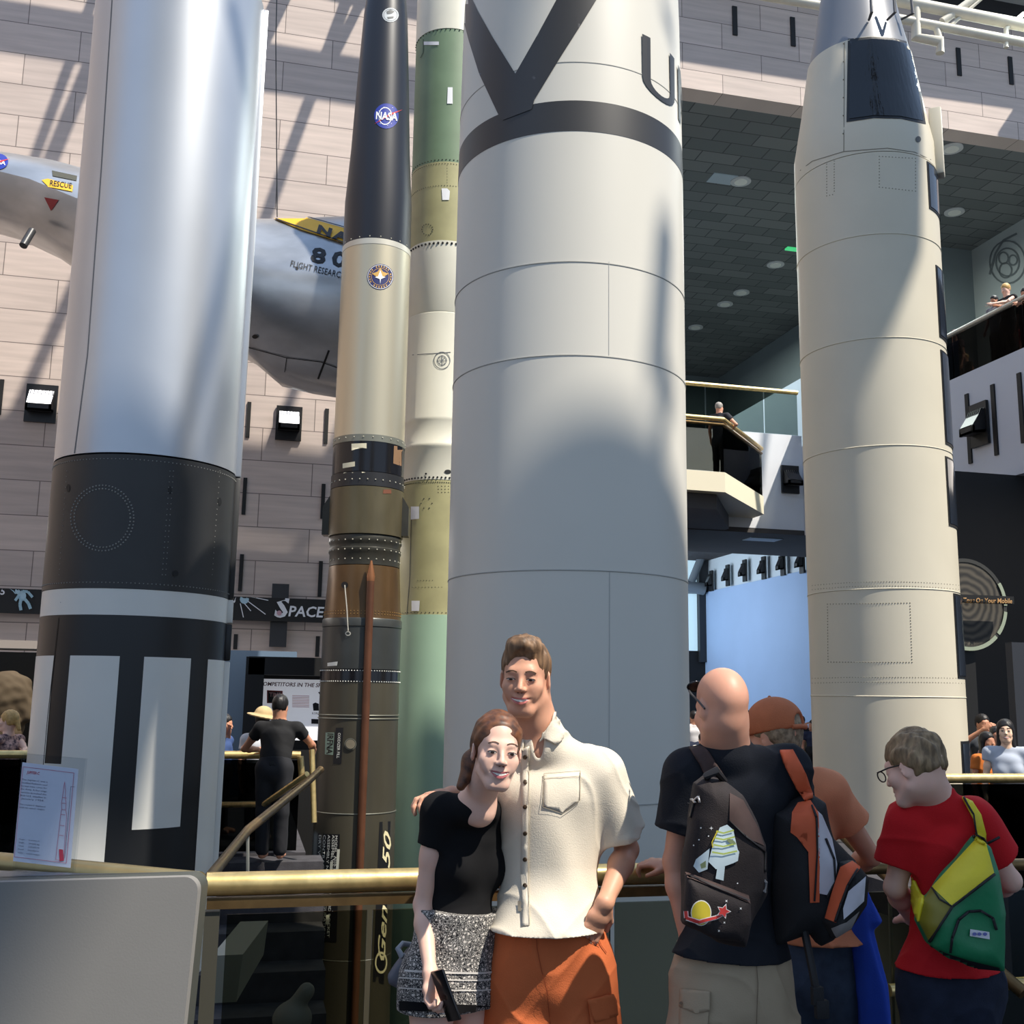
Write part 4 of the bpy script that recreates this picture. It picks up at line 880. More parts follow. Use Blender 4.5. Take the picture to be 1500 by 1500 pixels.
# ================= lifting-body aircraft hanging behind the rockets
AD = 18.2
al = mat('aged_aluminium', (186, 188, 190), .30, .7, nz=.22, ns=1.6, bump=.06, bs=5, stretch=(.5, 1, 1))
ac = empty('aircraft', at(300, 560, AD+1), 'bare metal wingless research aircraft hanging behind the silver and black rockets', 'aircraft')
st = [(-420, 200, 212), (-300, 190, 236), (-150, 190, 282), (0, 208, 320), (60, 216, 346), (110, 227, 380), (200, 252, 430), (300, 281, 475), (360, 298, 506), (400, 298, 540), (450, 295, 552), (500, 293, 560), (560, 291, 564), (620, 295, 555)]
rings = []
for i, (x, t, b) in enumerate(st):
    D = AD+.9*(x+100)/700
    p, q = at(x, t, D), at(x, b, D); c = (p+q)/2; hh = (p.z-q.z)/2; ww = min(1.5, hh*1.3+.1)
    ring = []
    for k in range(40):
        a = 2*math.pi*k/40; s, cc = math.sin(a), math.cos(a)
        zz = hh*(abs(s)**.8)*(1 if s > 0 else -1); yy = -ww*(abs(cc)**.7)*(1 if cc > 0 else -1)
        if s < 0: yy *= (1-.25*abs(s))
        else: yy *= (1-.45*s)
        ring.append(Vector((c.x, c.y, c.z))+FW*(yy+ww*.6)+UP*zz)
    rings.append(ring)
hull = MB().loft(rings).build('hull', al, ac)
yb2 = mat('tail_yellow', (228, 176, 40), .5)
stick('yellow_band', [[(396, 319), (440, 317), (512, 337), (620, 362), (620, 388), (506, 358), (440, 337)]], hull, yb2, ac, .03, 4)
stick('band_edge', line([(396, 319), (506, 357), (620, 389)], 1.6)+line([(440, 316), (512, 336), (620, 361)], 1.4), hull, lbk, ac, .045, 4)
text_px('lettering', 'NASA', 506, 350, 11.5, hull, lbk, ac, rot=17, width=88, lift=.06, bold=.05, space=1.3, step=4)
text_px('lettering', '803', 497, 381, 21, hull, lbk, ac, rot=10, width=82, lift=.014, bold=.03, space=1.4)
text_px('lettering', 'FLIGHT RESEARCH CENTER', 485, 400, 9, hull, lbk, ac, rot=13, width=122, lift=.014)
text_px('lettering', 'RESCUE', 89, 271, 8, hull, lbk, ac, rot=8, width=32, lift=.02, bold=.01)
stick('rescue_arrow', [[(61, 264), (70, 262), (107, 272), (106, 281), (71, 274)]], hull, yb2, ac, .014, 8)
stick('red_triangle', [[(65, 289), (86, 293), (75, 309)]], hull, mat('warn_red', (150, 40, 44), .5), ac, .014, 8)
stick('dark_panel', [[(76, 250), (113, 258), (112, 265), (77, 258)]], hull, mat('panel_olive', (72, 72, 60), .5), ac, .014, 8)
stick('nasa_disc', disc(-2, 237, 14, 11.5), hull, navy, ac, .014, 5)
text_px('nasa_disc_text', 'NASA', -4, 238, 6, hull, lw_, ac, rot=8, width=24, lift=.02, bold=.02)
stick('nasa_disc_vector', [[(-16, 245), (0, 236), (15, 233), (0, 239)]], hull, lred, ac, .024, 6)
stick('port_hole', disc(374, 493, 4.5, 3)+disc(435, 393, 2.2), hull, black_m, ac, .014, 6)
stick('panel_seam', line([(361, 508), (420, 524), (470, 530), (512, 545)], 1.2)+line([(482, 513), (466, 555)], 3)+line([(420, 524), (417, 545)], 1), hull, lbk, ac, .014, 8)
MB().tube([at(47, 338, AD-.1), at(34, 360, AD-.3)], .07, 12).build('probe_tube', mat('probe_dark', (60, 60, 62), .4), ac)
MB().tube([at(406, 318, AD+1.2), at(404, 60, AD+1.2), at(410, -200, AD+1.2)], .012, 6).build('hanging_cable', mat('cable_dark', (60, 58, 56), .5), ac)
# ================= people
def nv(v): return Vector(v).normalized()
def A(v): return np.array(v, float)
class Fig:
    """joints in world space; L/R are the person's own left and right"""
    def __init__(s, J, sc=1., h=.005, fem=False):
        s.J = {k: Vector(v) for k, v in J.items()}; s.sc = sc; s.h = h; s.fem = fem; J = s.J
        s.F = nv(J['F']); s.U = nv(J['U']-s.F*J['U'].dot(s.F)); s.L = s.U.cross(s.F)
        s.S = (J['shL']+J['shR'])/2; s.H = (J['hipL']+J['hipR'])/2; s.up = nv(s.S-s.H); s.side = nv(J['shL']-J['shR']); s.side = nv(s.side-s.up*s.side.dot(s.up)); s.fr = nv(s.side.cross(s.up))
        hs = nv(J['hipL']-J['hipR']); s.hside = nv((hs+s.side*.5)); s.hside.z = 0; s.hfr = nv(s.hside.cross(UP))
        s.W = (J['shL']-J['shR']).length/2; s.waist = s.H+(s.S-s.H)*.36
        P = [A(J[k]) for k in J if k not in ('F', 'U', 'hdL', 'hdR', 'pnL', 'pnR')]
        s.lo = np.min(P, 0)-.17*sc; s.hi = np.max(P, 0)+.17*sc; s.lo[2] = min(J['anL'].z, J['anR'].z)-.1; s.hi[2] = J['head'].z+.16*sc
    def hp(s, x, y, z): return s.J['head']+(s.L*x+s.F*y+s.U*z)*s.sc
    def new(s, lo=None, hi=None, h=None): return Sdf(s.lo if lo is None else lo, s.hi if hi is None else hi, h or s.h)
    def head(s, D, smile=0., detail=True):
        sc = s.sc; hp = s.hp; ax = (s.L, s.F, s.U)
        D.ell(hp(0, -.018, .038), (.072*sc, .092*sc, .080*sc), ax, .01)
        jw = .9 if s.fem else 1.
        D.ell(hp(0, .018, -.03), (.058*sc*jw, .066*sc, .085*sc), ax, .03*sc)
        D.cap(hp(-.018*jw, .062, -.102), hp(.018*jw, .062, -.102), .017*sc*jw, None, .03*sc)
        for q in (-1, 1):
            D.cap(hp(q*.050*jw, .002, -.066), hp(q*.020*jw, .058, -.098), .018*sc*jw, .016*sc, .025*sc)
            D.ell(hp(q*.040, .052, -.030), (.022*sc, .022*sc, .020*sc), ax, .03*sc)
            if detail:
                D.ell(hp(q*.074, -.012, -.012), (.007*sc, .018*sc, .030*sc), [nv(s.L*1+s.F*-.35*q), nv(s.F+s.L*.35*q), s.U], .006*sc)
                D.ell(hp(q*.083, -.006, -.008), (.005*sc, .010*sc, .018*sc), [nv(s.L*1+s.F*-.35*q), nv(s.F+s.L*.35*q), s.U], .004*sc, 'sub')
        D.cap(hp(-.030, .070, .020), hp(.030, .070, .020), .012*sc*(.8 if s.fem else 1.1), None, .02*sc)
        if detail:
            for q in (-1, 1): D.ell(hp(q*.031, .097, -.002), (.017*sc, .016*sc, .011*sc), ax, .012*sc, 'sub')
            for q in (-1, 1): D.ell(hp(q*.031, .070, -.003), (.0145*sc, .0135*sc, .012*sc), ax, .004*sc)
            D.cap(hp(0, .078, .012), hp(0, .103, -.030), .007*sc, .0105*sc, .012*sc)
            for q in (-1, 1): D.ell(hp(q*.0125, .094, -.034), (.0075*sc, .011*sc, .0075*sc), ax, .006*sc)
            D.ell(hp(0, .072, -.066), (.027*sc, .016*sc, .022*sc), ax, .015*sc)
            for q in (-1, 1): D.ell(hp(q*.036, .062, -.052), (.014*sc, .012*sc, .016*sc), ax, .015*sc) if smile else None
            pts = [hp(x*.026, .088-.012*x*x, -.068+smile*.007*(x*x)) for x in (-1, -.5, 0, .5, 1)]
            for a, b in zip(pts, pts[1:]): D.cap(a, b, .0042*sc, None, .003*sc, 'sub')
            for a, b in zip(pts, pts[1:]):
                D.cap(a+s.U*.007*sc-s.F*.002, b+s.U*.007*sc-s.F*.002, .0045*sc, None, .005*sc); D.cap(a-s.U*.008*sc-s.F*.003, b-s.U*.008*sc-s.F*.003, .0052*sc, None, .005*sc)
        nk = .046 if s.fem else .058
        D.cap(hp(0, -.054, .0), s.J['neck']+(s.J['head']-s.J['neck'])*.25, (.046 if s.fem else .052)*sc, nk*sc, .04*sc)
        D.cap(hp(0, -.022, -.05), s.J['neck'], nk*sc, nk*1.08*sc, .03*sc)
        D.cap(s.J['neck'], s.J['neck']-s.up*.05+s.fr*.012, nk*1.03*sc, nk*.95*sc, .02*sc)
    def hand(s, D, w, d, n, q, curl=.5, spread=.0, thumb=.7):       # q: +1 thumb on the n x d side
        sc = s.sc*(.92 if s.fem else 1.02); d = nv(d); n = nv(n-d*n.dot(d)); t = n.cross(d)*q
        D.ecap(w, w+d*.05*sc, (.026*sc, .019*sc), (.038*sc, .016*sc), t, n, .02); D.ecap(w+d*.045*sc, w+d*.085*sc, (.038*sc, .016*sc), (.038*sc, .012*sc), t, n, .012)
        for i, (o, ln) in enumerate(((.030, .070), (.0105, .080), (-.0095, .074), (-.0285, .058))):
            p = w+d*(.088-.004*abs(i-1))*sc+t*o*sc; a = curl*(.7+.12*i); dd = nv(d*math.cos(a*.6)+n*math.sin(a*.6)+t*spread*(1.5-i)*.2); r0 = .0092*sc
            for j, fr in enumerate((.45, .32, .25)):
                e = p+dd*ln*fr*sc; D.cap(p, e, r0, r0*.92, .005); p = e; r0 *= .92; a += curl*.9
                dd = nv(d*math.cos(a)+n*math.sin(a)+t*spread*(1.5-i)*.2)
        b = w+d*.022*sc+t*.026*sc; m = b+nv(d*.7+t*thumb+n*.25)*.042*sc; e = m+nv(d*.9+t*thumb*.4+n*(.2+curl*.3))*.034*sc
        D.cap(b, m, .0135*sc, .011*sc, .012); D.cap(m, e, .0108*sc, .0085*sc, .004)
    def body(s, D, hands=True):
        J = s.J; sc = s.sc; W = s.W; b = .9 if s.fem else 1.
        D.ecap(s.S-s.up*.10*sc, s.waist, (W*.86, .100*sc*b), (W*.68, .085*sc*b), s.side, s.fr, .04)
        D.ecap(s.waist, s.H, (W*.68, .085*sc*b), (.150*sc, .100*sc), s.hside, s.hfr, .04)
        for q in 'LR':
            sh, el, wr = J['sh'+q], J['el'+q], J['wr'+q]; hip, kn, an = J['hip'+q], J['kn'+q], J['an'+q]
            D.cap(J['neck']-s.up*.03*sc, sh, .040*sc, .044*sc*b, .04); a = .82 if s.fem else 1.
            D.cap(sh, sh+(el-sh)*.5, .050*sc*a, .043*sc*a, .03); D.cap(sh+(el-sh)*.45, el, .043*sc*a, .035*sc*a, .02)
            mid = el+(wr-el)*.3; D.cap(el, mid, .036*sc*a, .038*sc*a, .015); D.cap(mid, wr, .038*sc*a, .024*sc*a, .02)
            D.cap(hip, kn, .082*sc*(1.02 if s.fem else 1), .052*sc, .03); D.cap(kn, kn+(an-kn)*.35, .050*sc, .054*sc, .02); D.cap(kn+(an-kn)*.3, an, .053*sc, .036*sc, .02)
            ff = nv(Vector((s.hfr.x, s.hfr.y, 0))); D.cap(an-UP*.035*sc, an-UP*.05*sc+ff*.16*sc, .040*sc, .030*sc, .02)
            if hands:
                d = nv(J['hd'+q]) if 'hd'+q in J else nv(wr-el); n = J['pn'+q] if 'pn'+q in J else nv(s.side)*(-1 if q == 'L' else 1)
                s.hand(D, wr, d, Vector(n), 1 if q == 'R' else -1, s.J.get('_', 0) or s.curl.get(q, .5))
    curl = {}
    def hairm(s, hl=.075, grow=1., nape=-.065, amp=.0018, back=.0, k=(150, 150, 24), top=0., front=.826):
        sc = s.sc; lo = A(s.J['head'])-.16*sc; hi = A(s.J['head'])+.18*sc; D = Sdf(lo, hi, s.h*.8); ax = (s.L, s.F, s.U)
        D.ell(s.hp(0, -.022-back, .040), (.080*sc*grow, .100*sc*grow, .086*sc*grow), ax, .01)
        D.ell(s.hp(0, -.050-back, -.01), (.070*sc*grow, .055*sc*grow, .075*sc*grow), ax, .03)
        if top: D.ell(s.hp(.0, .035, .10), (.055*sc, .05*sc, .03*sc*top), ax, .03)
        n = s.F*front-s.U*math.sqrt(1-front*front); D.plane(s.hp(0, .083, hl-.012), n, k=.012); D.plane(s.hp(0, 0, nape), -s.U-s.F*.2, k=.01)
        D.wrinkle(amp, k, 1.3); return D
    def shirt(s, D, loose=.012, hem=None, sleeve=.5, sl=.012, wr=.003, neckr=.0, hemfl=.0, sleeveR=None, seed=0., scoop=None, hemn=None):
        J = s.J; sc = s.sc; W = s.W; b = .92 if s.fem else 1.; hem = s.H if hem is None else hem
        D.ecap(s.S-s.up*.085*sc, s.waist, (W*.90+loose, .104*sc*b+loose), (W*.72+loose, .09*sc*b+loose), s.side, s.fr, .04)
        D.ecap(s.waist, hem-s.up*.05, (W*.72+loose, .09*sc*b+loose), (.152*sc+loose+hemfl, .104*sc+loose), s.side, s.fr, .04)
        if s.fem:
            for q in (-1, 1): D.ell(s.S-s.up*.17*sc+s.side*q*.07*sc+s.fr*.055*sc, (.06*sc, .06*sc, .06*sc), None, .05)
        for q in 'LR':
            sh, el = J['sh'+q], J['el'+q]; f = sleeve if q == 'L' or sleeveR is None else sleeveR
            D.cap(J['neck']-s.up*.035*sc, sh, .043*sc+loose*.4, .050*sc*b+loose*.7, .04)
            e = sh+(el-sh)*f; n = nv(el-sh); rb2 = (.047*sc*b+sl)
            a0, b0 = A(sh), A(e); ba = b0-a0; l2 = ba@ba; nn = A(n); ra = .052*sc*b+sl*.8
            def f_(X, Y, Z, a0=a0, b0=b0, ba=ba, l2=l2, nn=nn, ra=ra, rb2=rb2):
                t = np.clip(((X-a0[0])*ba[0]+(Y-a0[1])*ba[1]+(Z-a0[2])*ba[2])/l2, 0, 1.2)
                d = np.sqrt((X-a0[0]-t*ba[0])**2+(Y-a0[1]-t*ba[1])**2+(Z-a0[2]-t*ba[2])**2)-(ra+(rb2-ra)*t)
                return np.maximum(d, (X-b0[0])*nn[0]+(Y-b0[1])*nn[1]+(Z-b0[2])*nn[2])
            D.op(f_, np.minimum(a0, b0)-.12, np.maximum(a0, b0)+.12, .035)
            if s.h < .008 and f < 1: D.cap(e-n*.004, e+n*.06, rb2-.018, None, .0, 'sub')
        if not s.fem: D.cap(J['neck']-s.up*.035*sc, J['neck']+s.up*.012*sc, .072*sc, .066*sc, .03)
        if wr: D.wrinkle(wr*.7, (22, 22, 10), seed, ridge=wr*1.1)
        if scoop: D.ell(*scoop, k=.02, mode='sub')
        nk = (.052 if s.fem else .062)*sc+neckr
        D.cap(J['neck']+s.up*(.030 if s.fem else .020)*sc, s.hp(0, -.02, -.05), nk, nk*.95, .005, 'sub')
        D.plane(hem, hemn or -s.up)
    def pants(s, D, frac=1., loose=.012, wr=.003, top=None, seed=2., flare=.0, below=0.):
        J = s.J; sc = s.sc; top = (s.H+s.up*.10*sc) if top is None else top
        D.ecap(top+s.up*.06, s.H-UP*.03*sc, (.138*sc+loose, .095*sc+loose), (.158*sc+loose, .110*sc+loose), s.hside, s.hfr, .04)
        for q in 'LR':
            hip, kn, an = J['hip'+q], J['kn'+q], J['an'+q]
            if frac < 1:
                e = hip+(kn-hip)*frac; n = nv(kn-hip); r1_ = .078*sc+loose+flare-.02*frac*sc; D.cap(hip, e+n*.06, .088*sc+loose, r1_, .03)
            else: D.cap(hip, kn, .088*sc+loose, .06*sc+loose, .03); D.cap(kn, an+UP*.02, .060*sc+loose, .052*sc+loose, .03)
        if wr: D.wrinkle(wr*.7, (20, 20, 12), seed, ridge=wr*1.1)
        D.plane(top, s.up)
        if frac < 1: e = J['hipL']+(J['knL']-J['hipL'])*frac; D.plane(e, -UP)
def skinm(name, c, c2=None): 
    m = mat(name, c, .48, nz=.05, ns=14, spec=.4); b = m.node_tree.nodes['Principled BSDF']; b.inputs['Subsurface Weight'].default_value = .12; b.inputs['Subsurface Radius'].default_value = (.02, .008, .005); b.inputs['Subsurface Scale'].default_value = .5; return m
def clothm(name, c, nz=.06, ns=9, **k): return mat(name, c, .85, nz=nz, ns=ns, bump=.15, bs=260, spec=.25, **k)
def finish(f, name, skin, label, group=None, hair=None, hm=None, **kw):
    D = f.new(); f.head(D, kw.get('smile', 0), kw.get('detail', True)); f.body(D, kw.get('hands', True))
    root = D.build(name, skin, None, label=label, cat='person'); 
    if group: root['group'] = group
    if hair is not None: hair.build('hair', hm, root)
    return root
def eyes(f, root, iris=(60, 50, 40), w=(225, 220, 215), r=.0128, y=.0715, zz=-.003):
    for q in (-1, 1):
        e = MB().ball(f.hp(q*.031, y+.0025, zz), r*f.sc*.93, 3).build('eye', mat('eye_white', w, .25), root)

# ---------- shoes for all
def shoes(f, root, m):
    for q in 'LR':
        an = f.J['an'+q]; ff = nv(Vector((f.hfr.x, f.hfr.y, 0))); D = Sdf(A(an)-.26*f.sc, A(an)+.26*f.sc, max(f.h, .008))
        D.ecap(an-UP*.045*f.sc-ff*.03*f.sc, an-UP*.055*f.sc+ff*.17*f.sc, (.046*f.sc, .04*f.sc), (.042*f.sc, .028*f.sc), ff.cross(UP), UP, .02)
        D.plane(an-UP*.088*f.sc, -UP); D.plane(an+UP*.0, UP); D.build('shoe', m, root)
def legs(J, dz=0, knx=(0, 0), z0=0., sc=1., spread=0.):
    for q, k in zip('LR', (1, -1)):
        h = J['hip'+q]; J['kn'+q] = Vector((h.x, h.y, z0+.48*sc))+RT*knx[0 if q == 'L' else 1]; J['an'+q] = Vector((h.x, h.y, z0+.088*sc))+RT*knx[0 if q == 'L' else 1]*1.3+FW*.04
sk_m = skinm('skin_man', (206, 152, 124)); sk_w = skinm('skin_woman', (226, 184, 164)); sk_b = skinm('skin_ruddy', (210, 154, 128)); sk_c = skinm('skin_tan', (196, 140, 112)); sk_y = skinm('skin_pale', (232, 188, 168))
leather = mat('shoe_dark', (50, 44, 40), .5)

# ============ the tall young man
J = dict(head=at(769, 991, 3.45), F=V(-.16, -1, -.10), U=V(.03, -.02, 1), neck=at(791, 1076, 3.52), shL=at(876, 1133, 3.53), shR=at(735, 1134, 3.56),
         elL=at(919, 1244, 3.58), wrL=at(886, 1322, 3.40), elR=at(690, 1212, 3.86), wrR=at(662, 1163, 3.62), hipL=at(846, 1412, 3.53), hipR=at(770, 1414, 3.53),
         hdL=V(-.45, .10, -1), pnL=V(-.5, .8, 0), hdR=V(-.85, -.55, -.02), pnR=V(-.15, -.35, -1))
legs(J, knx=(.03, -.02)); fm = Fig(J, 1.0, .0045); fm.curl = {'L': .18, 'R': .62}
hair = fm.hairm(.098, .97, -.05, .0022, top=1.15, front=.84)
man = finish(fm, 'person', sk_m, 'tall smiling young man in cream short-sleeved shirt and orange shorts, arm around a woman', hair=hair, hm=mat('hair_brown', (136, 104, 74), .6, c2=(86, 64, 44), ns=60, stretch=(1, 1, .25)), smile=1.)
shirt_m = clothm('shirt_cream', (214, 204, 186), .05, 7)
D = fm.new(); hem = at(798, 1362, 3.45)
fm.shirt(D, .028, hem, .78, .038, .005, hemfl=.0, seed=.7, sleeveR=.8, neckr=-.008, hemn=Vector((0, 0, -1)))
D.ell(fm.J['neck']+fm.fr*.085-UP*.015, (.017, .07, .060), (fm.side, fm.fr, UP), .01, 'sub')
ms = D.build('shirt', shirt_m, man, label='cream button shirt with chest pocket')
D = fm.new(); fm.pants(D, .96, .030, .004, top=at(800, 1352, 3.5), flare=.035); mp_ = D.build('shorts', clothm('shorts_orange', (198, 104, 60), .08, 6), man, label='burnt orange cargo shorts')
shoes(fm, man, leather)
def thick(o, t, off=-1.):
    if o is None: return o
    m = o.modifiers.new('solid', 'SOLIDIFY'); m.thickness = t; m.offset = off; return o
col_m = shirt_m
thick(stick('collar', [[(813, 1037), (822, 1044), (828, 1062), (824, 1082), (815, 1091), (797, 1082), (789, 1088), (797, 1072), (808, 1056)]], [ms, man], col_m, man, .009, 6), .006)
thick(stick('collar', [[(762, 1080), (768, 1085), (766, 1098), (758, 1112), (754, 1098), (757, 1084)]], [ms, man], col_m, man, .009, 6), .006)
thick(stick('placket', [[(764, 1098), (775, 1093), (775, 1180), (774, 1280), (776, 1355), (764, 1357), (763, 1280), (764, 1180)]], ms, shirt_m, ms, .004, 7), .003)
seam_c = mat('seam_thread', (150, 140, 122), .9)
stick('seam', line([(775, 1096), (775, 1180), (774, 1280), (776, 1355)], .8)+line([(797, 1134), (850, 1130), (849, 1172), (824, 1192), (795, 1182), (797, 1134)], .9)+line([(797, 1141), (850, 1137)], .7), ms, seam_c, ms, .006, 7)
thick(stick('pocket', [[(797, 1136), (850, 1132), (849, 1172), (824, 1190), (796, 1181)]], ms, shirt_m, ms, .004, 7), .003)
for y in (1109, 1146, 1182, 1221, 1259, 1297):
    thick(stick('button', disc(769.5, y, 3.1, 3.3, 12), ms, mat('button_brown', (70, 54, 36), .35), ms, .007, 4), .003)
stick('care_label', [[(759, 1320), (765, 1320), (765, 1335), (759, 1335)]], ms, mat('label_grey', (130, 122, 108), .8), ms, .004, 5)
thick(stick('cargo_pocket', [[(862, 1470), (896, 1462), (904, 1500), (902, 1530), (868, 1530)]], mp_, MC['shorts_orange'], mp_, .012, 7), .01)
thick(stick('pocket_flap', [[(860, 1464), (895, 1455), (905, 1476), (901, 1487), (870, 1497)]], mp_, MC['shorts_orange'], mp_, .018, 7), .006)
oseam = mat('seam_orange', (150, 66, 30), .9)
stick('seam', line([(786, 1372), (787, 1390), (793, 1420), (801, 1450), (806, 1500)], 1.1)+line([(866, 1352), (880, 1385), (888, 1396)], 1.2)+line([(855, 1372), (878, 1386)], .9), mp_, oseam, mp_, .004, 8)
# face marks
lipm = mat('lip_rose', (190, 108, 100), .4); teeth = mat('teeth', (238, 232, 222), .3); browm = mat('brow_brown', (84, 62, 44), .8); lash = mat('lash_dark', (38, 28, 24), .6); eyew = mat('eye_white', (190, 180, 172), .3); irism = mat('iris_dark', (40, 32, 28), .25); mouthd = mat('mouth_dark', (96, 40, 38), .6)
def fpx(f, x, y, z):    # head-local point -> pixel
    p = f.hp(x, y, z)-O; q = RM.inverted() @ p; return (750+q.x/-q.z*FP, 750-q.y/-q.z*FP)
def face(f, root, smile=1., browz=.021, lipc=None, open_=.0055, lashw=1.):
    g = lambda pts, y=.09: [fpx(f, x, y, z) for x, z in pts]
    for q in (-1, 1):
        ow = f.sc
        stick('eye', [g([(q*.031+.0125*math.cos(t), -.003+open_*math.sin(t)*(1 if math.sin(t) > 0 else .8)) for t in [2*math.pi*k/16 for k in range(16)]])], root, eyew, root, .001, 2.5)
        stick('iris', [g([(q*.031+.0060*math.cos(t), -.003+min(.0060, open_*.95)*math.sin(t)) for t in [2*math.pi*k/12 for k in range(12)]])], root, irism, root, .0018, 2)
        up = [(q*.031+.0140*math.cos(t), -.003+(open_+.001)*math.sin(t)) for t in [math.pi*k/8 for k in range(9)]]
        stick('eyelashes', line(g(up), 1.05*lashw), root, lash, root, .002, 3)
        b = [(q*(.013+.034*t), browz+.007*math.sin(math.pi*min(1, t*.85+.12))) for t in [k/6 for k in range(7)]]
        stick('eyebrow', line(g(b, .088), 1.9 if not f.fem else 1.5), root, browm, root, .0015, 3)
    X = [k/6*2-1 for k in range(7)]
    ctr = [(x*.028, -.068+smile*.008*x*x) for x in X]; th = [1-abs(x)**2.2 for x in X]
    upo = [(x, z+.0035+.0062*t-(.0015 if abs(x) < .002 else 0)) for (x, z), t in zip(ctr, th)]; lwo = [(x, z-.004-.0075*t) for (x, z), t in zip(ctr, th)]
    upi = [(x, z+.0045*t) for (x, z), t in zip(ctr, th)]; lwi = [(x, z-.005*t) for (x, z), t in zip(ctr, th)]
    lc = lipc or lipm
    stick('lips', [g(upo+upi[::-1]), g(lwi+lwo[::-1])], root, lc, root, .0018, 2.5)
    stick('teeth', [g(upi+[(x, z-.003*t) for (x, z), t in zip(ctr, th)][::-1])], root, teeth, root, .0014, 2.5)
    stick('mouth', [g([(x, z-.003*t) for (x, z), t in zip(ctr, th)]+lwi[::-1])], root, mouthd, root, .0014, 2.5)
    stick('nostril', sum([[g([(q*.006+.0028*math.cos(t), -.0425+.0016*math.sin(t)) for t in [2*math.pi*k/8 for k in range(8)]], .1)] for q in (-1, 1)], []), root, mouthd, root, .001, 2)
face(fm, man, 1., .017, open_=.0030)

# ============ the young woman
J = dict(head=at(728, 1099, 3.24), F=V(.20, -1, -.02), U=V(.10, 0, 1), neck=at(702, 1166, 3.40), shR=at(643, 1188, 3.44), shL=at(730, 1196, 3.62),
         elR=at(619, 1325, 3.46), wrR=at(630, 1425, 3.32), elL=at(745, 1300, 3.85), wrL=at(790, 1290, 3.95), hipR=at(632, 1428, 3.47), hipL=at(692, 1430, 3.56),
         hdR=V(.10, -.12, -1), pnR=V(.75, -.5, 0), hdL=V(1, -.1, 0), pnL=V(0, -1, 0))
legs(J, knx=(.02, .01), sc=.95); fw_ = Fig(J, .93, .0045, True); fw_.curl = {'R': .95, 'L': .5}
hair = fw_.hairm(.082, 1.0, -.04, .0014, .004, k=(20, 160, 60), front=.74)
hp = fw_.hp
for a, b, ra, rb_q in ((hp(.0, -.11, .02), hp(-.05, -.12, -.05), .028, .034), (hp(-.05, -.12, -.05), hp(-.085, -.10, -.13), .032, .014)): hair.cap(a, b, ra, rb_q, .02)
woman = finish(fw_, 'person', sk_w, 'young woman in black tee and patterned shorts leaning her head on the tall man', hair=hair, hm=mat('hair_auburn', (120, 74, 44), .5, c2=(66, 40, 26), ns=50, stretch=(1, .3, 1)), smile=1.)
tee_b = mat('tee_black', (18, 18, 20), .9, nz=.15, ns=9, spec=.2)
D = fw_.new(); fw_.shirt(D, .008, at(680, 1345, 3.5), .36, .008, .0018, seed=3., neckr=.002, scoop=(A(fw_.J['neck']+fw_.fr*.085-UP*.040+fw_.side*.01), (.058, .075, .112), (fw_.side, fw_.fr, UP)))
wt = D.build('tee', tee_b, woman, label='black scoop-neck tee')
D = fw_.new(); fw_.pants(D, .22, .016, .0025, top=at(675, 1332, 3.5), flare=.028)
m = mat('print_shorts', (22, 22, 26), .85); N = m.node_tree.nodes; L = m.node_tree.links; b = N['Principled BSDF']
tc = N.new('ShaderNodeTexCoord'); v = N.new('ShaderNodeTexVoronoi'); v.inputs['Scale'].default_value = 88; v.feature = 'DISTANCE_TO_EDGE'; n = N.new('ShaderNodeTexNoise'); n.inputs['Scale'].default_value = 120; n.inputs['Detail'].default_value = 2
mm = N.new('ShaderNodeMath'); mm.operation = 'MULTIPLY_ADD'; mm.inputs[1].default_value = 1.35
L.new(tc.outputs['Object'], v.inputs['Vector']); L.new(tc.outputs['Object'], n.inputs['Vector']); L.new(v.outputs['Distance'], mm.inputs[0]); L.new(n.outputs[0], mm.inputs[2])
rr_ = N.new('ShaderNodeValToRGB'); rr_.color_ramp.interpolation = 'CONSTANT'; rr_.color_ramp.elements[0].color = (*lin((24, 24, 28)), 1); rr_.color_ramp.elements[1].position = .83; rr_.color_ramp.elements[1].color = (*lin((206, 200, 192)), 1); e = rr_.color_ramp.elements.new(.60); e.color = (*lin((24, 24, 28)), 1); e = rr_.color_ramp.elements.new(.52); e.color = (*lin((190, 186, 180)), 1)
rr_.color_ramp.elements[0].color = (*lin((24, 24, 28)), 1)
L.new(mm.outputs[0], rr_.inputs[0]); L.new(rr_.outputs[0], b.inputs['Base Color'])
wsh = D.build('shorts', m, woman, label='black shorts with white paisley print')
for y0, y1, mm_ in ((1420, 1423, 'w'), (1431, 1433, 'w'), (1446, 1448, 'w')):
    stick('print_band', [[(585, y0), (640, y0+3), (700, y0+4), (726, y0+2), (726, y1+2), (700, y1+4), (640, y1+3), (585, y1)]], wsh, mat('print_white', (200, 196, 190), .85), wsh, .003, 8)
stick('hem_trim', [[(585, 1466), (650, 1478), (726, 1474), (726, 1486), (585, 1480)]], wsh, tee_b, wsh, .003, 8)
shoes(fw_, woman, leather); face(fw_, woman, 1., .022, mat('lip_pink', (186, 104, 104), .35), .0042, 1.15)
# phone in her hand
pc = at(653, 1458, 3.27); pd = nv(V(.42, -.1, -1)); pn_ = nv(V(-.75, -.6, -.2)); px_ = pd.cross(pn_).normalized(); pn_ = px_.cross(pd)
MB().box(pc, (.070, .009, .145), Matrix((px_, pn_, -pd)).transposed(), .004).build('phone', mat('phone_black', (16, 16, 18), .2), None, label="black smartphone held low in the young woman's right hand", cat='phone')
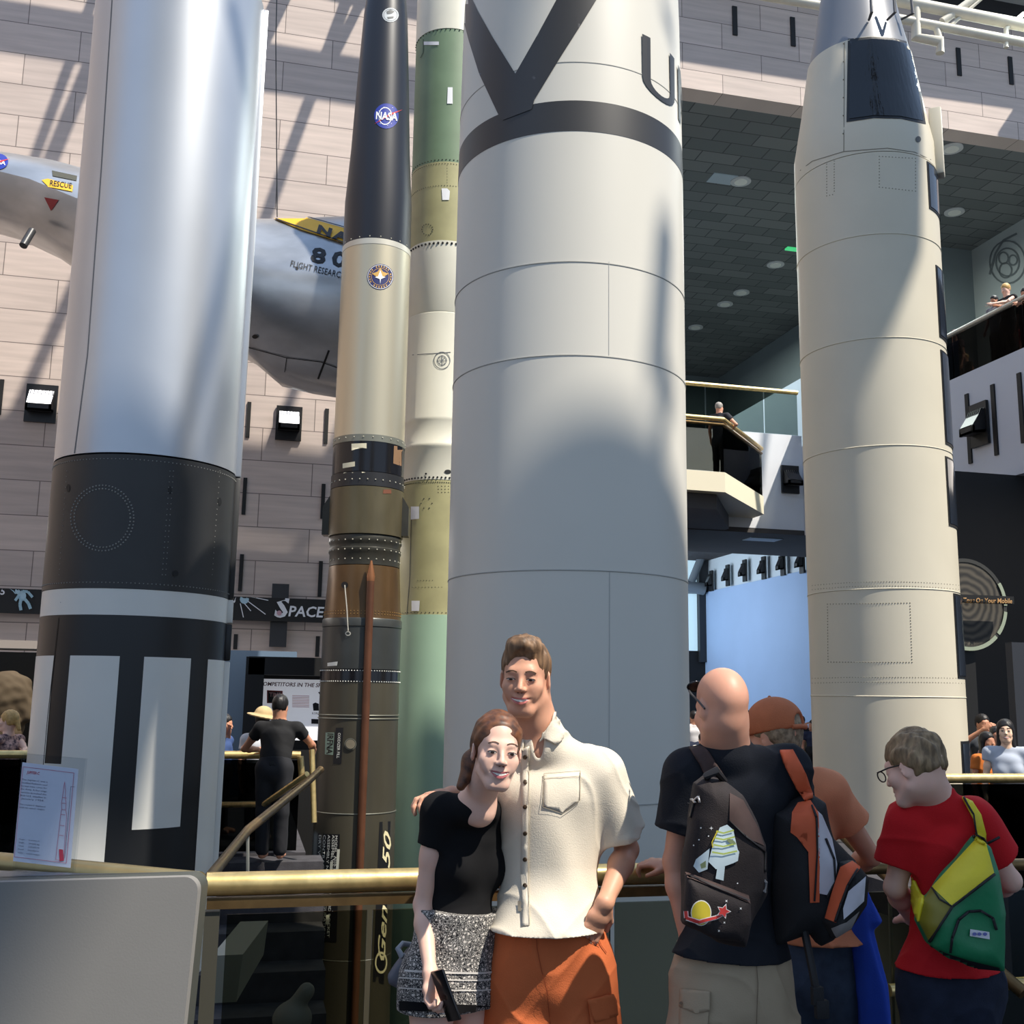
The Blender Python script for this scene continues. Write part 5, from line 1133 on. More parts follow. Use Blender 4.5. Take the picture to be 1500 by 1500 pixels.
# purse behind her
pg = empty('handbag', at(588, 1420, 3.62), 'grey handbag hanging behind the young woman', 'handbag')
D = Sdf(A(at(590, 1420, 3.62))-.2, A(at(590, 1420, 3.62))+.2, .006); o_ = at(590, 1420, 3.62)
pp = lambda pts, D_, o: [((at(x, y, D_)-o).dot(RT), (at(x, y, D_)-o).dot(UP)) for x, y in pts]
D.pillow(pp([(600, 1385), (578, 1412), (568, 1428), (570, 1440), (590, 1450), (650, 1450), (650, 1385)], 3.62, o_), .035, .025, (o_, RT, UP, FW)); D.build('bag_body', mat('bag_grey', (96, 98, 108), .5), pg)
MB().tube([at(604, 1384, 3.62), at(590, 1382, 3.6), at(583, 1390, 3.58), at(588, 1400, 3.57), at(602, 1403, 3.6)], .008, 10).build('handle', mat('bag_handle', (140, 144, 152), .4), pg)
# ============ bald man with two backpacks
J = dict(head=at(1055, 1036, 3.34), F=V(-.35, 1, -.30), U=V(-.05, .28, 1), neck=at(1066, 1090, 3.37), shL=at(1010, 1134, 3.40), shR=at(1152, 1128, 3.42),
         elL=at(988, 1262, 3.44), wrL=at(1008, 1380, 3.42), elR=at(1172, 1250, 3.62), wrR=at(1150, 1278, 3.88), hipL=at(1036, 1440, 3.44), hipR=at(1108, 1440, 3.44),
         hdL=V(.45, .12, -1), pnL=V(.8, .3, 0), hdR=V(-.2, 1, 0), pnR=V(0, 0, -1))
legs(J, knx=(-.02, .03)); fb = Fig(J, .98, .0045); fb.curl = {'L': .3, 'R': .4}
bald = finish(fb, 'person', sk_b, 'bald man in dark tee seen from behind, leaning over the rail with a backpack')
D = fb.new(); fb.shirt(D, .022, at(1072, 1398, 3.4), .62, .030, .004, seed=1.9, hemfl=.025); bt = D.build('tee', mat('tee_navy', (34, 36, 42), .9, nz=.12, ns=8, bump=.15, bs=260, spec=.2), bald, label='dark navy tee')
D = fb.new(); fb.pants(D, .98, .026, .005, top=at(1072, 1386, 3.42), flare=.03); bp_ = D.build('shorts', clothm('shorts_khaki', (176, 158, 132), .07, 6), bald, label='khaki cargo shorts')
shoes(fb, bald, leather)
khs = mat('seam_khaki', (120, 104, 84), .9)
thick(stick('pocket_flap', [[(997, 1448), (1040, 1452), (1040, 1480), (1020, 1484), (996, 1474)]], bp_, MC['shorts_khaki'], bp_, .010, 7), .006)
thick(stick('cargo_pocket', [[(996, 1474), (1038, 1482), (1036, 1530), (994, 1530)]], bp_, MC['shorts_khaki'], bp_, .006, 7), .005)
stick('pocket_button', disc(1000, 1469, 2.4), bp_, khs, bp_, .014, 4); stick('seam', line([(1107, 1400), (1110, 1440), (1108, 1500)], 1.2), bp_, khs, bp_, .004, 8)
sung = empty('sunglasses', fb.hp(0, .05, .1), 'dark sunglasses pushed up on the bald man\'s head', 'sunglasses')
hp = fb.hp; gm = mat('glasses_grey', (70, 70, 72), .35, .5)
for q in (-1, 1):
    MB().tube([hp(q*.076, -.035, -.018), hp(q*.080, -.01, .012), hp(q*.079, .03, .045), hp(q*.070, .060, .066)], .0032, 8).build('temple_arm', gm, sung)
    D = Sdf(A(hp(q*.036, .065, .085))-.06, A(hp(q*.036, .065, .085))+.06, .003); cN = nv(hp(0, .6, .8)-hp(0, 0, 0)); D.ell(hp(q*.037, .070, .084), (.034, .022, .006), (fb.L, nv(fb.F*.75-fb.U*.6), nv(fb.F*.6+fb.U*.75)), 0); D.build('lens', mat('lens_dark', (18, 18, 20), .1), sung)
MB().tube([hp(-.012, .081, .084), hp(.012, .081, .084)], .003, 8).build('bridge', gm, sung)
# --- dark backpack
def bag_frame(px, py, D): return at(px, py, D)
bo = at(1060, 1260, 3.14); bgm = mat('pack_brown_black', (36, 28, 28), .85, nz=.15, ns=30, bump=.2, bs=300); bbr = mat('pack_brown', (66, 48, 44), .8, nz=.1, ns=30); zipm = mat('zip_black', (20, 18, 20), .6)
bk = empty('backpack', bo, 'dark brown backpack with a rocket and ringed planet print on the bald man\'s back', 'backpack')
fr = (bo, RT, UP, FW)
def S6(pts): return [(930+x*.36, 960+y*.36) for x, y in pts]
outl = S6([(240, 520), (290, 490), (360, 510), (430, 570), (490, 680), (530, 770), (530, 960), (470, 1100), (440, 1175), (330, 1160), (190, 1085), (195, 900), (215, 650)])
D = Sdf(A(bo)-.36, A(bo)+.36, .005); D.pillow(pp(outl, 3.14, bo), .085, .075, fr); D.wrinkle(.0025, (30, 30, 16), 4.); main = D.build('main_compartment', bgm, bk)
po = at(1050, 1330, 3.05); D = Sdf(A(po)-.25, A(po)+.25, .005); D.pillow(pp(S6([(200, 885), (330, 935), (468, 985), (472, 1090), (430, 1165), (320, 1150), (196, 1085)]), 3.05, po), .045, .04, (po, RT, UP, FW)); D.wrinkle(.002, (30, 30, 16), 1.); pock = D.build('front_pocket', bgm, bk)
stick('side_panel', [S6([(385, 560), (440, 590), (500, 700), (525, 775), (460, 745), (385, 670)])], main, bbr, bk, .003, 6)
stick('top_pocket_trim', [S6([(205, 878), (330, 925), (462, 975), (468, 1010), (330, 950), (215, 905)])], [main, pock], bbr, bk, .004, 6)
thick(stick('zip', line(S6([(380, 670), (450, 735), (530, 800), (530, 880)]), 2)+line(S6([(225, 660), (240, 600), (262, 570)]), 2.4), main, zipm, bk, .006, 6), .004)
stick('zip', line(S6([(215, 895), (330, 945), (462, 1000)]), 1.6), [main, pock], zipm, bk, .008, 6)
thick(stick('zip_pull', line(S6([(222, 600), (236, 585), (250, 600)]), 2)+line(S6([(246, 590), (262, 575), (268, 600)]), 2), main, mat('pull_metal', (180, 180, 182), .35, .7), bk, .012, 5), .004)
pw = mat('print_pale', (196, 212, 216), .7); pg_ = mat('print_lime', (168, 182, 84), .7); pye = mat('print_yellow', (206, 186, 48), .7); pr_ = mat('print_red2', (206, 58, 52), .7); pwh = mat('print_white2', (232, 232, 228), .7)
stick('rocket_print', [S6([(375, 688), (400, 710), (420, 800), (400, 845), (330, 870), (300, 840), (320, 760), (345, 700)]), S6([(305, 785), (250, 830), (240, 858), (262, 884), (296, 870), (300, 830)]), S6([(335, 865), (366, 858), (360, 916), (328, 908)]), S6([(400, 760), (424, 800), (418, 836), (400, 845)])], main, pw, bk, .004, 5)
for y in (715, 742, 770, 800): stick('rocket_stripe', line(S6([(330-(y-715)*.18, y), (360, y+8), (402+(y-715)*.15, y-4)]), 2.2), main, pg_, bk, .007, 5)
stick('rocket_stripe', line(S6([(336, 712), (314, 760), (318, 782)]), 1.6), main, pye, bk, .007, 5)
stick('rocket_shadow', [S6([(290, 835), (268, 850), (272, 868), (290, 862)])]+disc(930+392*.36, 960+758*.36, 7, 3, rot=.5), main, mat('print_shadow', (120, 132, 92), .7), bk, .007, 5)
plc = lambda x, y: (930+x*.36, 960+y*.36)
cx, cy = plc(270, 1047); stick('planet_print', disc(cx, cy, 14.8, 18.6, 24), pock, pwh, bk, .004, 5); stick('planet_print', disc(cx, cy, 13.4, 17.2, 24), pock, pye, bk, .006, 5)
sw = S6([(212, 1040), (214, 1068), (262, 1082), (330, 1066), (362, 1048)])
stick('swoosh_print', line(sw, 6.4), pock, pwh, bk, .008, 5); stick('swoosh_print', line(sw, 4.2), pock, pr_, bk, .010, 5)
sx, sy = plc(360, 1040); stick('star_print', star(sx, sy, 11.5, rot=-70, q=.5), pock, pwh, bk, .011, 5); stick('star_print', star(sx, sy, 9.6, rot=-70, q=.5), pock, pr_, bk, .013, 5)
stick('star_dots', sum([disc(*plc(x, y), 1.1, n=6) for x, y in ((270, 702), (241, 773), (417, 927), (262, 750), (300, 735))], []), main, pwh, bk, .004, 3); stick('star_dots', sum([star(*plc(x, y), 2.2, 4, 45, .3) for x, y in ((372, 1000), (430, 1030), (364, 1087), (342, 1120))], []), pock, pwh, bk, .004, 3)
stick('star_dots', star(*plc(311, 703), 3, 4, 0, .3), main, pwh, bk, .004, 3)
thick(stick('shoulder_strap', [S6([(222, 378), (290, 372), (330, 440), (370, 500), (300, 520), (262, 440)])], [bt, bald], bbr, bk, .012, 7), .01)
MB().tube([at(*plc(300, 520), 3.14), at(*plc(292, 490), 3.1), at(*plc(330, 470), 3.09), at(*plc(365, 510), 3.13)], .009, 8).build('grab_loop', zipm, bk)
MB().tube([at(*plc(495, 880), 3.1), at(*plc(535, 925), 3.08), at(*plc(530, 960), 3.08), at(*plc(490, 945), 3.1)], .0035, 6).build('cord', mat('cord_grey', (110, 110, 112), .7), bk)
# --- orange and white backpack
oo = at(1205, 1270, 3.36); ok_ = empty('backpack', oo, 'orange, black and white backpack hanging at the bald man\'s right side', 'backpack')
om = mat('pack_orange', (206, 92, 52), .75, nz=.06, ns=20); blkm = mat('pack_black', (24, 23, 25), .8, nz=.1, ns=20, bump=.2, bs=250); whm = mat('pack_white', (196, 192, 198), .6, nz=.05, ns=20)
D = Sdf(A(oo)-.36, A(oo)+.36, .005); D.pillow(pp(S6([(560, 640), (640, 590), (700, 560), (760, 600), (800, 740), (850, 800), (880, 830), (860, 1080), (790, 1150), (740, 1170), (700, 1120), (560, 1180), (545, 900)]), 3.36, oo), .10, .08, (oo, RT, UP, FW)); D.wrinkle(.0025, (26, 26, 14), 2.); om1 = D.build('main_compartment', blkm, ok_)
o2 = at(1240, 1305, 3.27); D = Sdf(A(o2)-.25, A(o2)+.25, .005); D.pillow(pp(S6([(830, 840), (890, 835), (945, 900), (935, 1010), (870, 1110), (800, 1150), (760, 1080), (800, 950)]), 3.27, o2), .07, .06, (o2, RT, UP, FW)); om2 = D.build('front_pod', blkm, ok_)
for nm, pts, mm_, tg in (('orange_panel', [(634, 720), (640, 640), (665, 600), (715, 590), (745, 640), (752, 800), (750, 1005), (712, 1006), (705, 800), (705, 660), (668, 690), (660, 740)], om, om1), ('white_panel', [(733, 625), (760, 650), (800, 745), (822, 850), (815, 930), (782, 975), (748, 968), (752, 860), (757, 780)], whm, om1)):
    stick(nm, [S6(pts)], tg, mm_, ok_, .004, 6)
stick('orange_panel', [S6([(838, 862), (885, 838), (918, 862), (870, 930), (842, 1010), (820, 1088), (775, 1070), (805, 960)])], om2, om, ok_, .004, 5)
stick('white_panel', [S6([(938, 900), (930, 1000), (850, 1075), (848, 1030), (870, 960)])], om2, whm, ok_, .004, 5)
stick('grey_base', [S6([(800, 1110), (860, 1085), (912, 1040), (880, 1110), (820, 1148)])], om2, mat('pack_grey', (140, 134, 130), .8), ok_, .004, 5)
thick(stick('zip', line(S6([(720, 610), (738, 660), (742, 800), (730, 1000)]), 2.2)+line(S6([(775, 745), (810, 830), (815, 920), (780, 985)]), 2.2), om1, zipm, ok_, .008, 5), .004)
thick(stick('zip', line(S6([(905, 870), (868, 935), (840, 1010), (815, 1085)]), 2.8), om2, zipm, ok_, .008, 5), .004)
thick(stick('shoulder_strap', [S6([(590, 392), (640, 388), (690, 480), (722, 575), (690, 592), (655, 540), (615, 460)])], [bt, bald, om1], om, ok_, .014, 6), .01)
MB().tube([at(*plc(690, 1120), 3.3), at(*plc(712, 1230), 3.26), at(*plc(735, 1350), 3.25), at(*plc(765, 1455), 3.25)], .012, 8).build('hanging_strap', zipm, ok_)
MB().box(at(*plc(742, 1385), 3.24), (.035, .02, .05), None, .004).box(at(*plc(760, 1440), 3.24), (.04, .02, .05), None, .004).build('buckle', blkm, ok_)
# ============ man in the cap
J = dict(head=at(1131, 1080, 3.95), F=V(-.75, .7, -.2), U=V(-.05, .1, 1), neck=at(1154, 1128, 3.95), shR=at(1211, 1160, 3.95), shL=at(1110, 1160, 4.06),
         elR=at(1276, 1254, 4.08), wrR=at(1236, 1276, 4.30), elL=at(1030, 1255, 3.98), wrL=at(985, 1270, 4.13), hipR=at(1220, 1420, 3.98), hipL=at(1150, 1420, 4.0),
         hdL=V(-.85, .25, .12), pnL=V(0, .25, -1), hdR=V(-.7, .5, -.05), pnR=V(0, .2, -1))
legs(J); fc = Fig(J, .98, .0055); fc.curl = {'L': .8, 'R': .6}
hair = fc.hairm(.06, 1.0, -.07, .002)
capman = finish(fc, 'person', sk_c, 'man in orange-brown cap and faded orange tee with his arms on the rail', hair=hair, hm=mat('hair_grey_blond', (150, 130, 104), .7, c2=(96, 82, 62), ns=60))
D = fc.new(); fc.shirt(D, .030, at(1205, 1378, 3.95), .50, .028, .004, seed=5.); D.build('tee', clothm('tee_terracotta', (204, 132, 96), .05, 8), capman, label='faded terracotta tee')
D = fc.new(); fc.pants(D, 1., .030, .005, top=at(1205, 1372, 3.98)); cj = D.build('jeans', clothm('denim', (58, 70, 88), .18, 22), capman); shoes(fc, capman, leather)
hp = fc.hp; hat = empty('cap', hp(0, 0, .05), 'orange-brown baseball cap worn by the man leaning on the rail', 'cap'); capm = mat('cap_orange', (176, 100, 62), .85, nz=.08, ns=18, bump=.2, bs=260)
D = Sdf(A(hp(0, 0, .03))-.2, A(hp(0, 0, .03))+.2, .005); ax = (fc.L, fc.F, fc.U)
D.ell(hp(0, -.018, .045), (.088, .110, .098), ax, 0); D.plane(hp(0, 0, .014), -fc.U); D.ell(hp(0, -.135, .035), (.034, .04, .034), ax, .004, 'sub'); D.build('crown', capm, hat)
D = Sdf(A(hp(0, .1, .03))-.16, A(hp(0, .1, .03))+.16, .004); D.ell(hp(0, .11, .03), (.075, .075, .014), (fc.L, nv(fc.F-fc.U*.15), nv(fc.U+fc.F*.15)), 0); D.build('brim', capm, hat)
MB().tube([hp(-.045, -.115, .018), hp(-.02, -.132, .018), hp(.02, -.132, .018), hp(.045, -.115, .018)], .008, 8).build('strap', capm, hat)
MB().ball(hp(0, -.018, .144), .007, 2).build('top_button', capm, hat)
# blue jacket
bo2 = at(1285, 1400, 3.88); D = Sdf(A(bo2)-.4, A(bo2)+.4, .007)
D.pillow(pp([(1262, 1290), (1272, 1310), (1289, 1350), (1280, 1362), (1296, 1440), (1302, 1560), (1262, 1560), (1250, 1450), (1245, 1320)], 3.88, bo2), .05, .04, (bo2, RT, UP, FW)); D.wrinkle(.006, (40, 40, 5), 1.)
bj = D.build('jacket', clothm('jacket_blue', (38, 72, 176), .08, 8), None, label='bright blue jacket hanging down beside the denim-clad leg of the capped man', cat='jacket')
# ============ boy in red
J = dict(head=at(1337, 1124, 3.36), F=V(-.62, .72, -.32), U=V(-.16, .30, .95), neck=at(1368, 1166, 3.40), shL=at(1334, 1208, 3.42), shR=at(1420, 1204, 3.40),
         elL=at(1311, 1300, 3.46), wrL=at(1336, 1345, 3.66), elR=at(1480, 1290, 3.44), wrR=at(1442, 1308, 3.68), hipL=at(1362, 1440, 3.44), hipR=at(1418, 1440, 3.44),
         hdL=V(.3, 1, .1), pnL=V(.3, 0, -1), hdR=V(-.3, 1, .1), pnR=V(-.3, 0, -1))
legs(J, sc=.9); fy = Fig(J, .90, .0045); fy.curl = {'L': .5, 'R': .5}
hair = fy.hairm(.07, 1.02, -.05, .0028, k=(120, 120, 40), front=.80)
boy = finish(fy, 'person', sk_y, 'fair-haired boy in red tee and jeans looking down over the rail', hair=hair, hm=mat('hair_sandy', (158, 132, 98), .6, c2=(104, 84, 60), ns=70, stretch=(1, 1, .3)))
D = fy.new(); fy.shirt(D, .022, at(1388, 1418, 3.4), .62, .034, .0045, seed=2.5, hemfl=.02); rt_ = D.build('tee', clothm('tee_red', (192, 26, 32), .06, 8), boy, label='red tee')
D = fy.new(); fy.pants(D, 1., .016, .004, top=at(1390, 1400, 3.42)); D.build('jeans', clothm('denim_dark', (34, 40, 56), .2, 20), boy); shoes(fy, boy, leather)
hp = fy.hp; gl_ = empty('eyeglasses', hp(0, .09, 0), 'thin dark eyeglasses on the boy in red', 'eyeglasses'); gk = mat('frame_dark', (30, 28, 30), .4)
for q in (-1, 1):
    MB().tube([hp(q*.076, -.015, .004), hp(q*.070, .05, .008), hp(q*.058, .102, .006)], .0024, 8).build('temple_arm', gk, gl_)
    cpts = [hp(q*.034+.024*math.cos(t), .104, -.006+.018*math.sin(t)) for t in [2*math.pi*k/16 for k in range(17)]]; MB().tube(cpts, .0022, 6).build('rim', gk, gl_)
    b = MB(); b.poly(cpts[:16]); b.build('lens', glass_clear, gl_)
# --- sling bag
def S7(pts): return [(1250+x*.3, 1050+y*.3) for x, y in pts]
so_ = at(1405, 1330, 3.20); sl = empty('sling_bag', so_, 'yellow and green sling bag across the boy\'s back', 'bag')
yem = mat('bag_yellow', (226, 206, 38), .5, nz=.05, ns=10, bump=.2, bs=30); grm = mat('bag_green', (28, 122, 78), .5, nz=.08, ns=10, bump=.2, bs=30); bkt = mat('bag_trim', (18, 18, 20), .6); olv = mat('bag_olive', (128, 118, 30), .5, nz=.1, ns=10)
whole = [(600, 590), (650, 620), (690, 770), (722, 950), (716, 1232), (560, 1215), (440, 1170), (365, 1110), (318, 1000), (335, 900), (400, 830)]
D = Sdf(A(so_)-.34, A(so_)+.34, .005); D.pillow(pp(S7(whole), 3.20, so_), .075, .06, (so_, RT, UP, FW)); D.wrinkle(.003, (24, 24, 16), 3.); sb1 = D.build('bag_body', grm, sl)
stick('yellow_panel', [S7([(602, 596), (648, 622), (685, 762), (482, 925), (385, 832)])], sb1, yem, sl, .004, 5)
stick('olive_panel', [S7([(385, 836), (478, 928), (372, 1095), (322, 1000), (338, 905)])], sb1, olv, sl, .004, 5)
thick(stick('trim', line(S7([(688, 768), (482, 928), (374, 1098)]), 3.6)+line(S7([(385, 834), (420, 890), (480, 925)]), 2.2)+line(S7([(474, 1150), (482, 1080), (512, 992), (562, 950), (622, 946), (680, 982), (697, 1040)]), 3.6), sb1, bkt, sl, .008, 5), .004)
stick('base_panel', [S7([(372, 1112), (450, 1150), (560, 1186), (712, 1222), (716, 1236), (560, 1224), (440, 1176)])], sb1, bkt, sl, .005, 5)
stick('patch', [S7([(568, 1036), (662, 1050), (664, 1086), (566, 1070)])], sb1, mat('patch_pale', (206, 206, 212), .6), sl, .006, 5)
stick('patch_print', [p for x, c in ((588, 0), (612, 0), (640, 0)) for p in disc(*S7([(x, 1060)])[0], 3.2, 2.6, 10)], sb1, mat('patch_blue', (96, 100, 160), .6), sl, .009, 4)
thick(stick('shoulder_strap', [S7([(530, 395), (580, 418), (622, 480), (645, 570), (645, 625), (604, 596), (585, 500)])], [rt_, sb1], yem, sl, .012, 5), .008)
thick(stick('strap_edge', line(S7([(532, 400), (585, 480), (600, 596)]), 2.2)+line(S7([(600, 585), (650, 612), (704, 585)]), 3), [rt_, sb1, boy], bkt, sl, .022, 5), .004)
thick(stick('lower_strap', [S7([(274, 762), (300, 800), (345, 890), (322, 1000), (300, 950), (280, 860)])], [rt_, sb1], yem, sl, .012, 5), .008)

# ============ background visitors
def visitor(name, px, py, D_, sc, face, look, skin, hairc, shirt, pants, label, wl=None, wr=None, h=.011, sleeve=.45, fem=False, lean=0., floor=0., hair_kw=None, pfrac=1., group=None, ell_=None, pony=False, hat=False, long=False, fl=True):
    hd = at(px, py, D_)
    F_ = V(*look); fc_ = nv(V(*face)); side = UP.cross(fc_)
    nk = hd-UP*.145*sc-F_*.02; ft = nk-fc_*lean*.3
    S_ = nk-UP*.075*sc
    zf = floor; hz = zf+.90*sc; hipc = Vector((nk.x, nk.y, min(hz, S_.z-.35)))-fc_*lean
    w = .165*sc if fem else .19*sc
    J = dict(head=hd, F=F_, U=UP+F_*.05, neck=nk, shL=S_+side*w, shR=S_-side*w, hipL=hipc+side*.09*sc, hipR=hipc-side*.09*sc)
    for q, ww, sg in (('L', wl, 1), ('R', wr, -1)):
        sh = J['sh'+q]
        if ww is not None:
            t = at(*ww) if len(ww) == 3 else sh+Vector(ww[0])
            dv = t-sh; L_ = min(dv.length, .54*sc); t = sh+dv.normalized()*L_; mid = (sh+t)/2; bend = math.sqrt(max(.0, (.28*sc)**2-(L_/2)**2)); J['el'+q] = mid+(side*sg*.7-UP*.5-fc_*.4).normalized()*bend; J['wr'+q] = t
        else: J['el'+q] = sh+side*sg*.05-UP*.28*sc; J['wr'+q] = sh+side*sg*.06-UP*.52*sc+fc_*.08
    legs(J, z0=zf, sc=min(1., hz/.9) if 0 else sc)
    f = Fig(J, sc, h, fem); f.curl = {'L': .5, 'R': .5}
    hair = f.hairm(.07, 1.02, -.12 if long else -.06, .0015)
    if pony: hair.cap(f.hp(0, -.10, .02), f.hp(0, -.14, -.09), .03, .02, .02)
    if long:
        for q in (-1, 1): hair.cap(f.hp(q*.055, -.02, .0), f.hp(q*.065, -.02, -.15), .03, .026, .02)
        hair.cap(f.hp(0, -.07, .0), f.hp(0, -.08, -.16), .055, .05, .03)
    root = finish(f, name, skin, label, group, hair=hair, hm=hairc, smile=.5, detail=h < .02)
    D = f.new(); f.shirt(D, .014, f.H, sleeve, .016, .002, seed=px); D.build('shirt', shirt, root)
    if fl: D = f.new(); f.pants(D, pfrac, .016, .002); D.build('trousers', pants, root)
    if h < .012 and face[1] < .3: pass
    return root, f
hb = mat('hair_black', (24, 20, 20), .5); hbl = mat('hair_blonde', (196, 158, 96), .55, nz=.2, ns=40); hg = mat('hair_grey', (150, 144, 138), .7, nz=.2, ns=40)
dk = mat('trousers_dark', (26, 27, 32), .9); tan_ = mat('trousers_tan', (120, 106, 84), .9)
flor = mat('floral', (60, 44, 58), .85, c2=(196, 160, 150), ns=34)
yL = yl+.55
def Dat(px, y_): d = ray(px, 1050); return (O+d*(y_/d.y)).dot(FW)
dpl = Dat(10, yL)
visitor('person', 12, 1056, dpl+.1, .94, (-.85, .3, 0), (-1, .1, 0), sk_w, hbl, flor, dk, 'blonde woman with ponytail and patterned sleeveless top at the far left edge', wl=None, wr=(33, 1112, dpl-.4), sleeve=.05, fem=True, pony=True)
d2 = Dat(410, yl-.38)
visitor('person', 411, 1035, Dat(410, yl-.42), 1.0, (0, 1, 0), (.05, 1, -.1), sk_c, hb, mat('tee_black2', (22, 22, 24), .9), dk, 'dark-haired man in black tee, hands spread on the far rail, seen from behind', wl=(381, 1098, Dat(380, yl-.05)), wr=(460, 1098, Dat(460, yl-.05)), lean=.12)
r_, fh = visitor('person', 386, 1056, Dat(386, yl+.9), .95, (.1, 1, 0), (.3, 1, -.05), sk_b, hb, mat('tee_white', (206, 208, 214), .85), dk, 'man in white tee and tan sun hat reading the exhibit board')
ht = empty('sun_hat', fh.hp(0, 0, .06), 'tan wide-brimmed sun hat on the man in the white tee', 'hat'); hm_ = mat('hat_tan', (190, 166, 122), .85, nz=.08, ns=20)
D = Sdf(A(fh.hp(0, 0, .06))-.26, A(fh.hp(0, 0, .06))+.26, .010); D.ell(fh.hp(0, -.01, .09), (.10, .11, .085), (fh.L, fh.F, fh.U), .02); D.ell(fh.hp(0, -.01, .055), (.19, .20, .022), (nv(fh.L+fh.U*.18), fh.F, nv(fh.U-fh.L*.18)), .02); D.build('brim_and_crown', hm_, ht)
visitor('person', 330, 1060, Dat(330, yl+1.6), .95, (.9, -.2, 0), (1, -.1, -.1), sk_c, hb, mat('top_blue', (52, 74, 120), .85), dk, 'dark-haired woman in blue holding a hand to her chin beside the striped rocket', wl=(336, 1066, Dat(330, yl+1.5)), fem=True, long=True)
# man on the angled balcony
pb = at(1053, 596, 24.1); visitor('person', 1054, 597, (cB.dot(FW)+.75), 1.0, (.5, .75, 0), (.7, .7, 0), sk_b, hg, mat('shirt_dark', (26, 26, 36), .85), dk, 'grey-haired man in dark shirt leaning on the angled balcony rail', wr=(1076, 625, cB.dot(FW)+.6), h=.018, sleeve=.5, floor=zbt)
# visitors at the right wing railing
def Dx(px, py, xx): d = ray(px, py); return (d*(xx/d.x)).dot(FW)
zfw = zt-.02
for (px, py, sc, fc_, sk, hr, sh, lb, kw) in ((1473, 424, 1.0, (-1, -.4, 0), sk_w, hbl, mat('top_black', (24, 22, 26), .85), 'laughing blonde woman in black sleeveless top leaning over the right wing railing', dict(wl=(1450, 446, Dx(1450, 446, XW)), wr=(1490, 440, Dx(1490, 440, XW)), fem=True, sleeve=.05)),
        (1456, 440, .84, (-1, -.4, 0), sk_c, hb, mat('top_grey', (120, 118, 122), .85), 'dark-haired boy in grey leaning on the right wing railing left of the blonde woman', dict(wl=(1452, 446, Dx(1452, 446, XW)))),
        (1398, 491, .95, (-1, -.4, 0), sk_c, mat('hair_dark_red', (60, 30, 30), .6), mat('top_plum', (60, 36, 48), .85), 'long-haired woman just behind the railing next to the cream missile', dict(fem=True, long=True)),
        (1502, 430, 1.0, (-1, -.3, 0), sk_c, hb, mat('top_black', (24, 22, 26), .85), 'person in black cap at the very right edge of the wing railing', dict(wl=(1490, 445, Dx(1490, 445, XW))))):
    visitor('person', px, py, Dx(px, py, XW+.52), sc, fc_, (-1, -.6, -.4), sk, hr, sh, dk, lb, h=.016, floor=zt-.05, **kw)
visitor('person', 1483, 478, Dx(1483, 478, XW+1.0), .8, (-1, -.3, 0), (-1, -.4, 0), sk_c, hb, mat('top_crimson', (170, 34, 48), .85), tan_, 'child in crimson top behind the dark glass of the right wing railing', h=.016, floor=zt-.05)
visitor('person', 1414, 524, Dx(1414, 524, XW+.9), .7, (-1, -.3, 0), (-1, -.4, 0), sk_c, hbl, mat('top_dark_olive', (50, 48, 36), .85), dk, 'small fair-haired child low behind the dark railing glass beside the cream missile', h=.016, floor=zt-.05)
# lower right visitors
visitor('person', 1440, 1060, 14.3, 1.02, (.2, -1, 0), (.1, -1, 0), sk_c, hb, mat('polo_grey', (52, 56, 62), .85), tan_, 'man in dark polo, hand at his chin, standing in the dim hall at the right', wr=(1441, 1068, 14.05))
visitor('person', 1447, 1086, 11.9, .86, (.3, -1, 0), (.3, -1, 0), sk_c, hb, mat('top_orange', (200, 110, 40), .85), dk, 'long-haired girl in orange top in front of the man in the dark polo', fem=True, long=True, floor=0)
rA, fA = visitor('person', 1473, 1071, 10.4, .93, (-.35, -1, 0), (-.45, -1, .05), skinm('skin_fair', (236, 198, 170)), hb, mat('top_light_grey', (176, 184, 198), .85), dk, 'dark-haired woman in light grey top behind the far right rail', fem=True, long=True, sleeve=.3)
face(fA, rA, .2, .021, None, .006, .5)
visitor('person', 1460, 1078, 12.5, .9, (-.2, -1, 0), (-.3, -1, .0), sk_c, hb, mat('top_rose', (150, 110, 110), .85), dk, 'woman in dusty rose top half hidden between the orange and the light grey tops', fem=True)
# visitors seen past the bald man
visitor('person', 1174, 1056, 26, 1.0, (-.3, -1, 0), (-.5, -1, 0), sk_c, hb, mat('tee_black3', (30, 32, 40), .85), tan_, 'man in black tee on the phone in front of the pale blue wall', wr=(1178, 1062, 25.8), h=.018)
visitor('person', 1190, 1062, 25, .98, (-.3, -1, 0), (-1, -.3, 0), sk_c, hb, mat('tee_navy2', (36, 44, 70), .85), dk, 'person in navy with a dark hat beside the man on the phone', h=.018)
visitor('person', 1016, 1050, 22, 1.0, (-.3, 1, 0), (-.2, 1, 0), sk_c, hb, mat('tee_striped', (200, 196, 196), .85), mat('shorts_navy', (40, 48, 70), .85), 'person in pale striped shirt glimpsed left of the bald man', h=.018)
visitor('person', 1028, 1082, 20, .8, (-.3, 1, 0), (-.2, 1, 0), sk_b, hb, mat('tee_cream', (220, 210, 200), .85), dk, 'child in cream top low beside the bald man\'s ear', h=.018, floor=0)

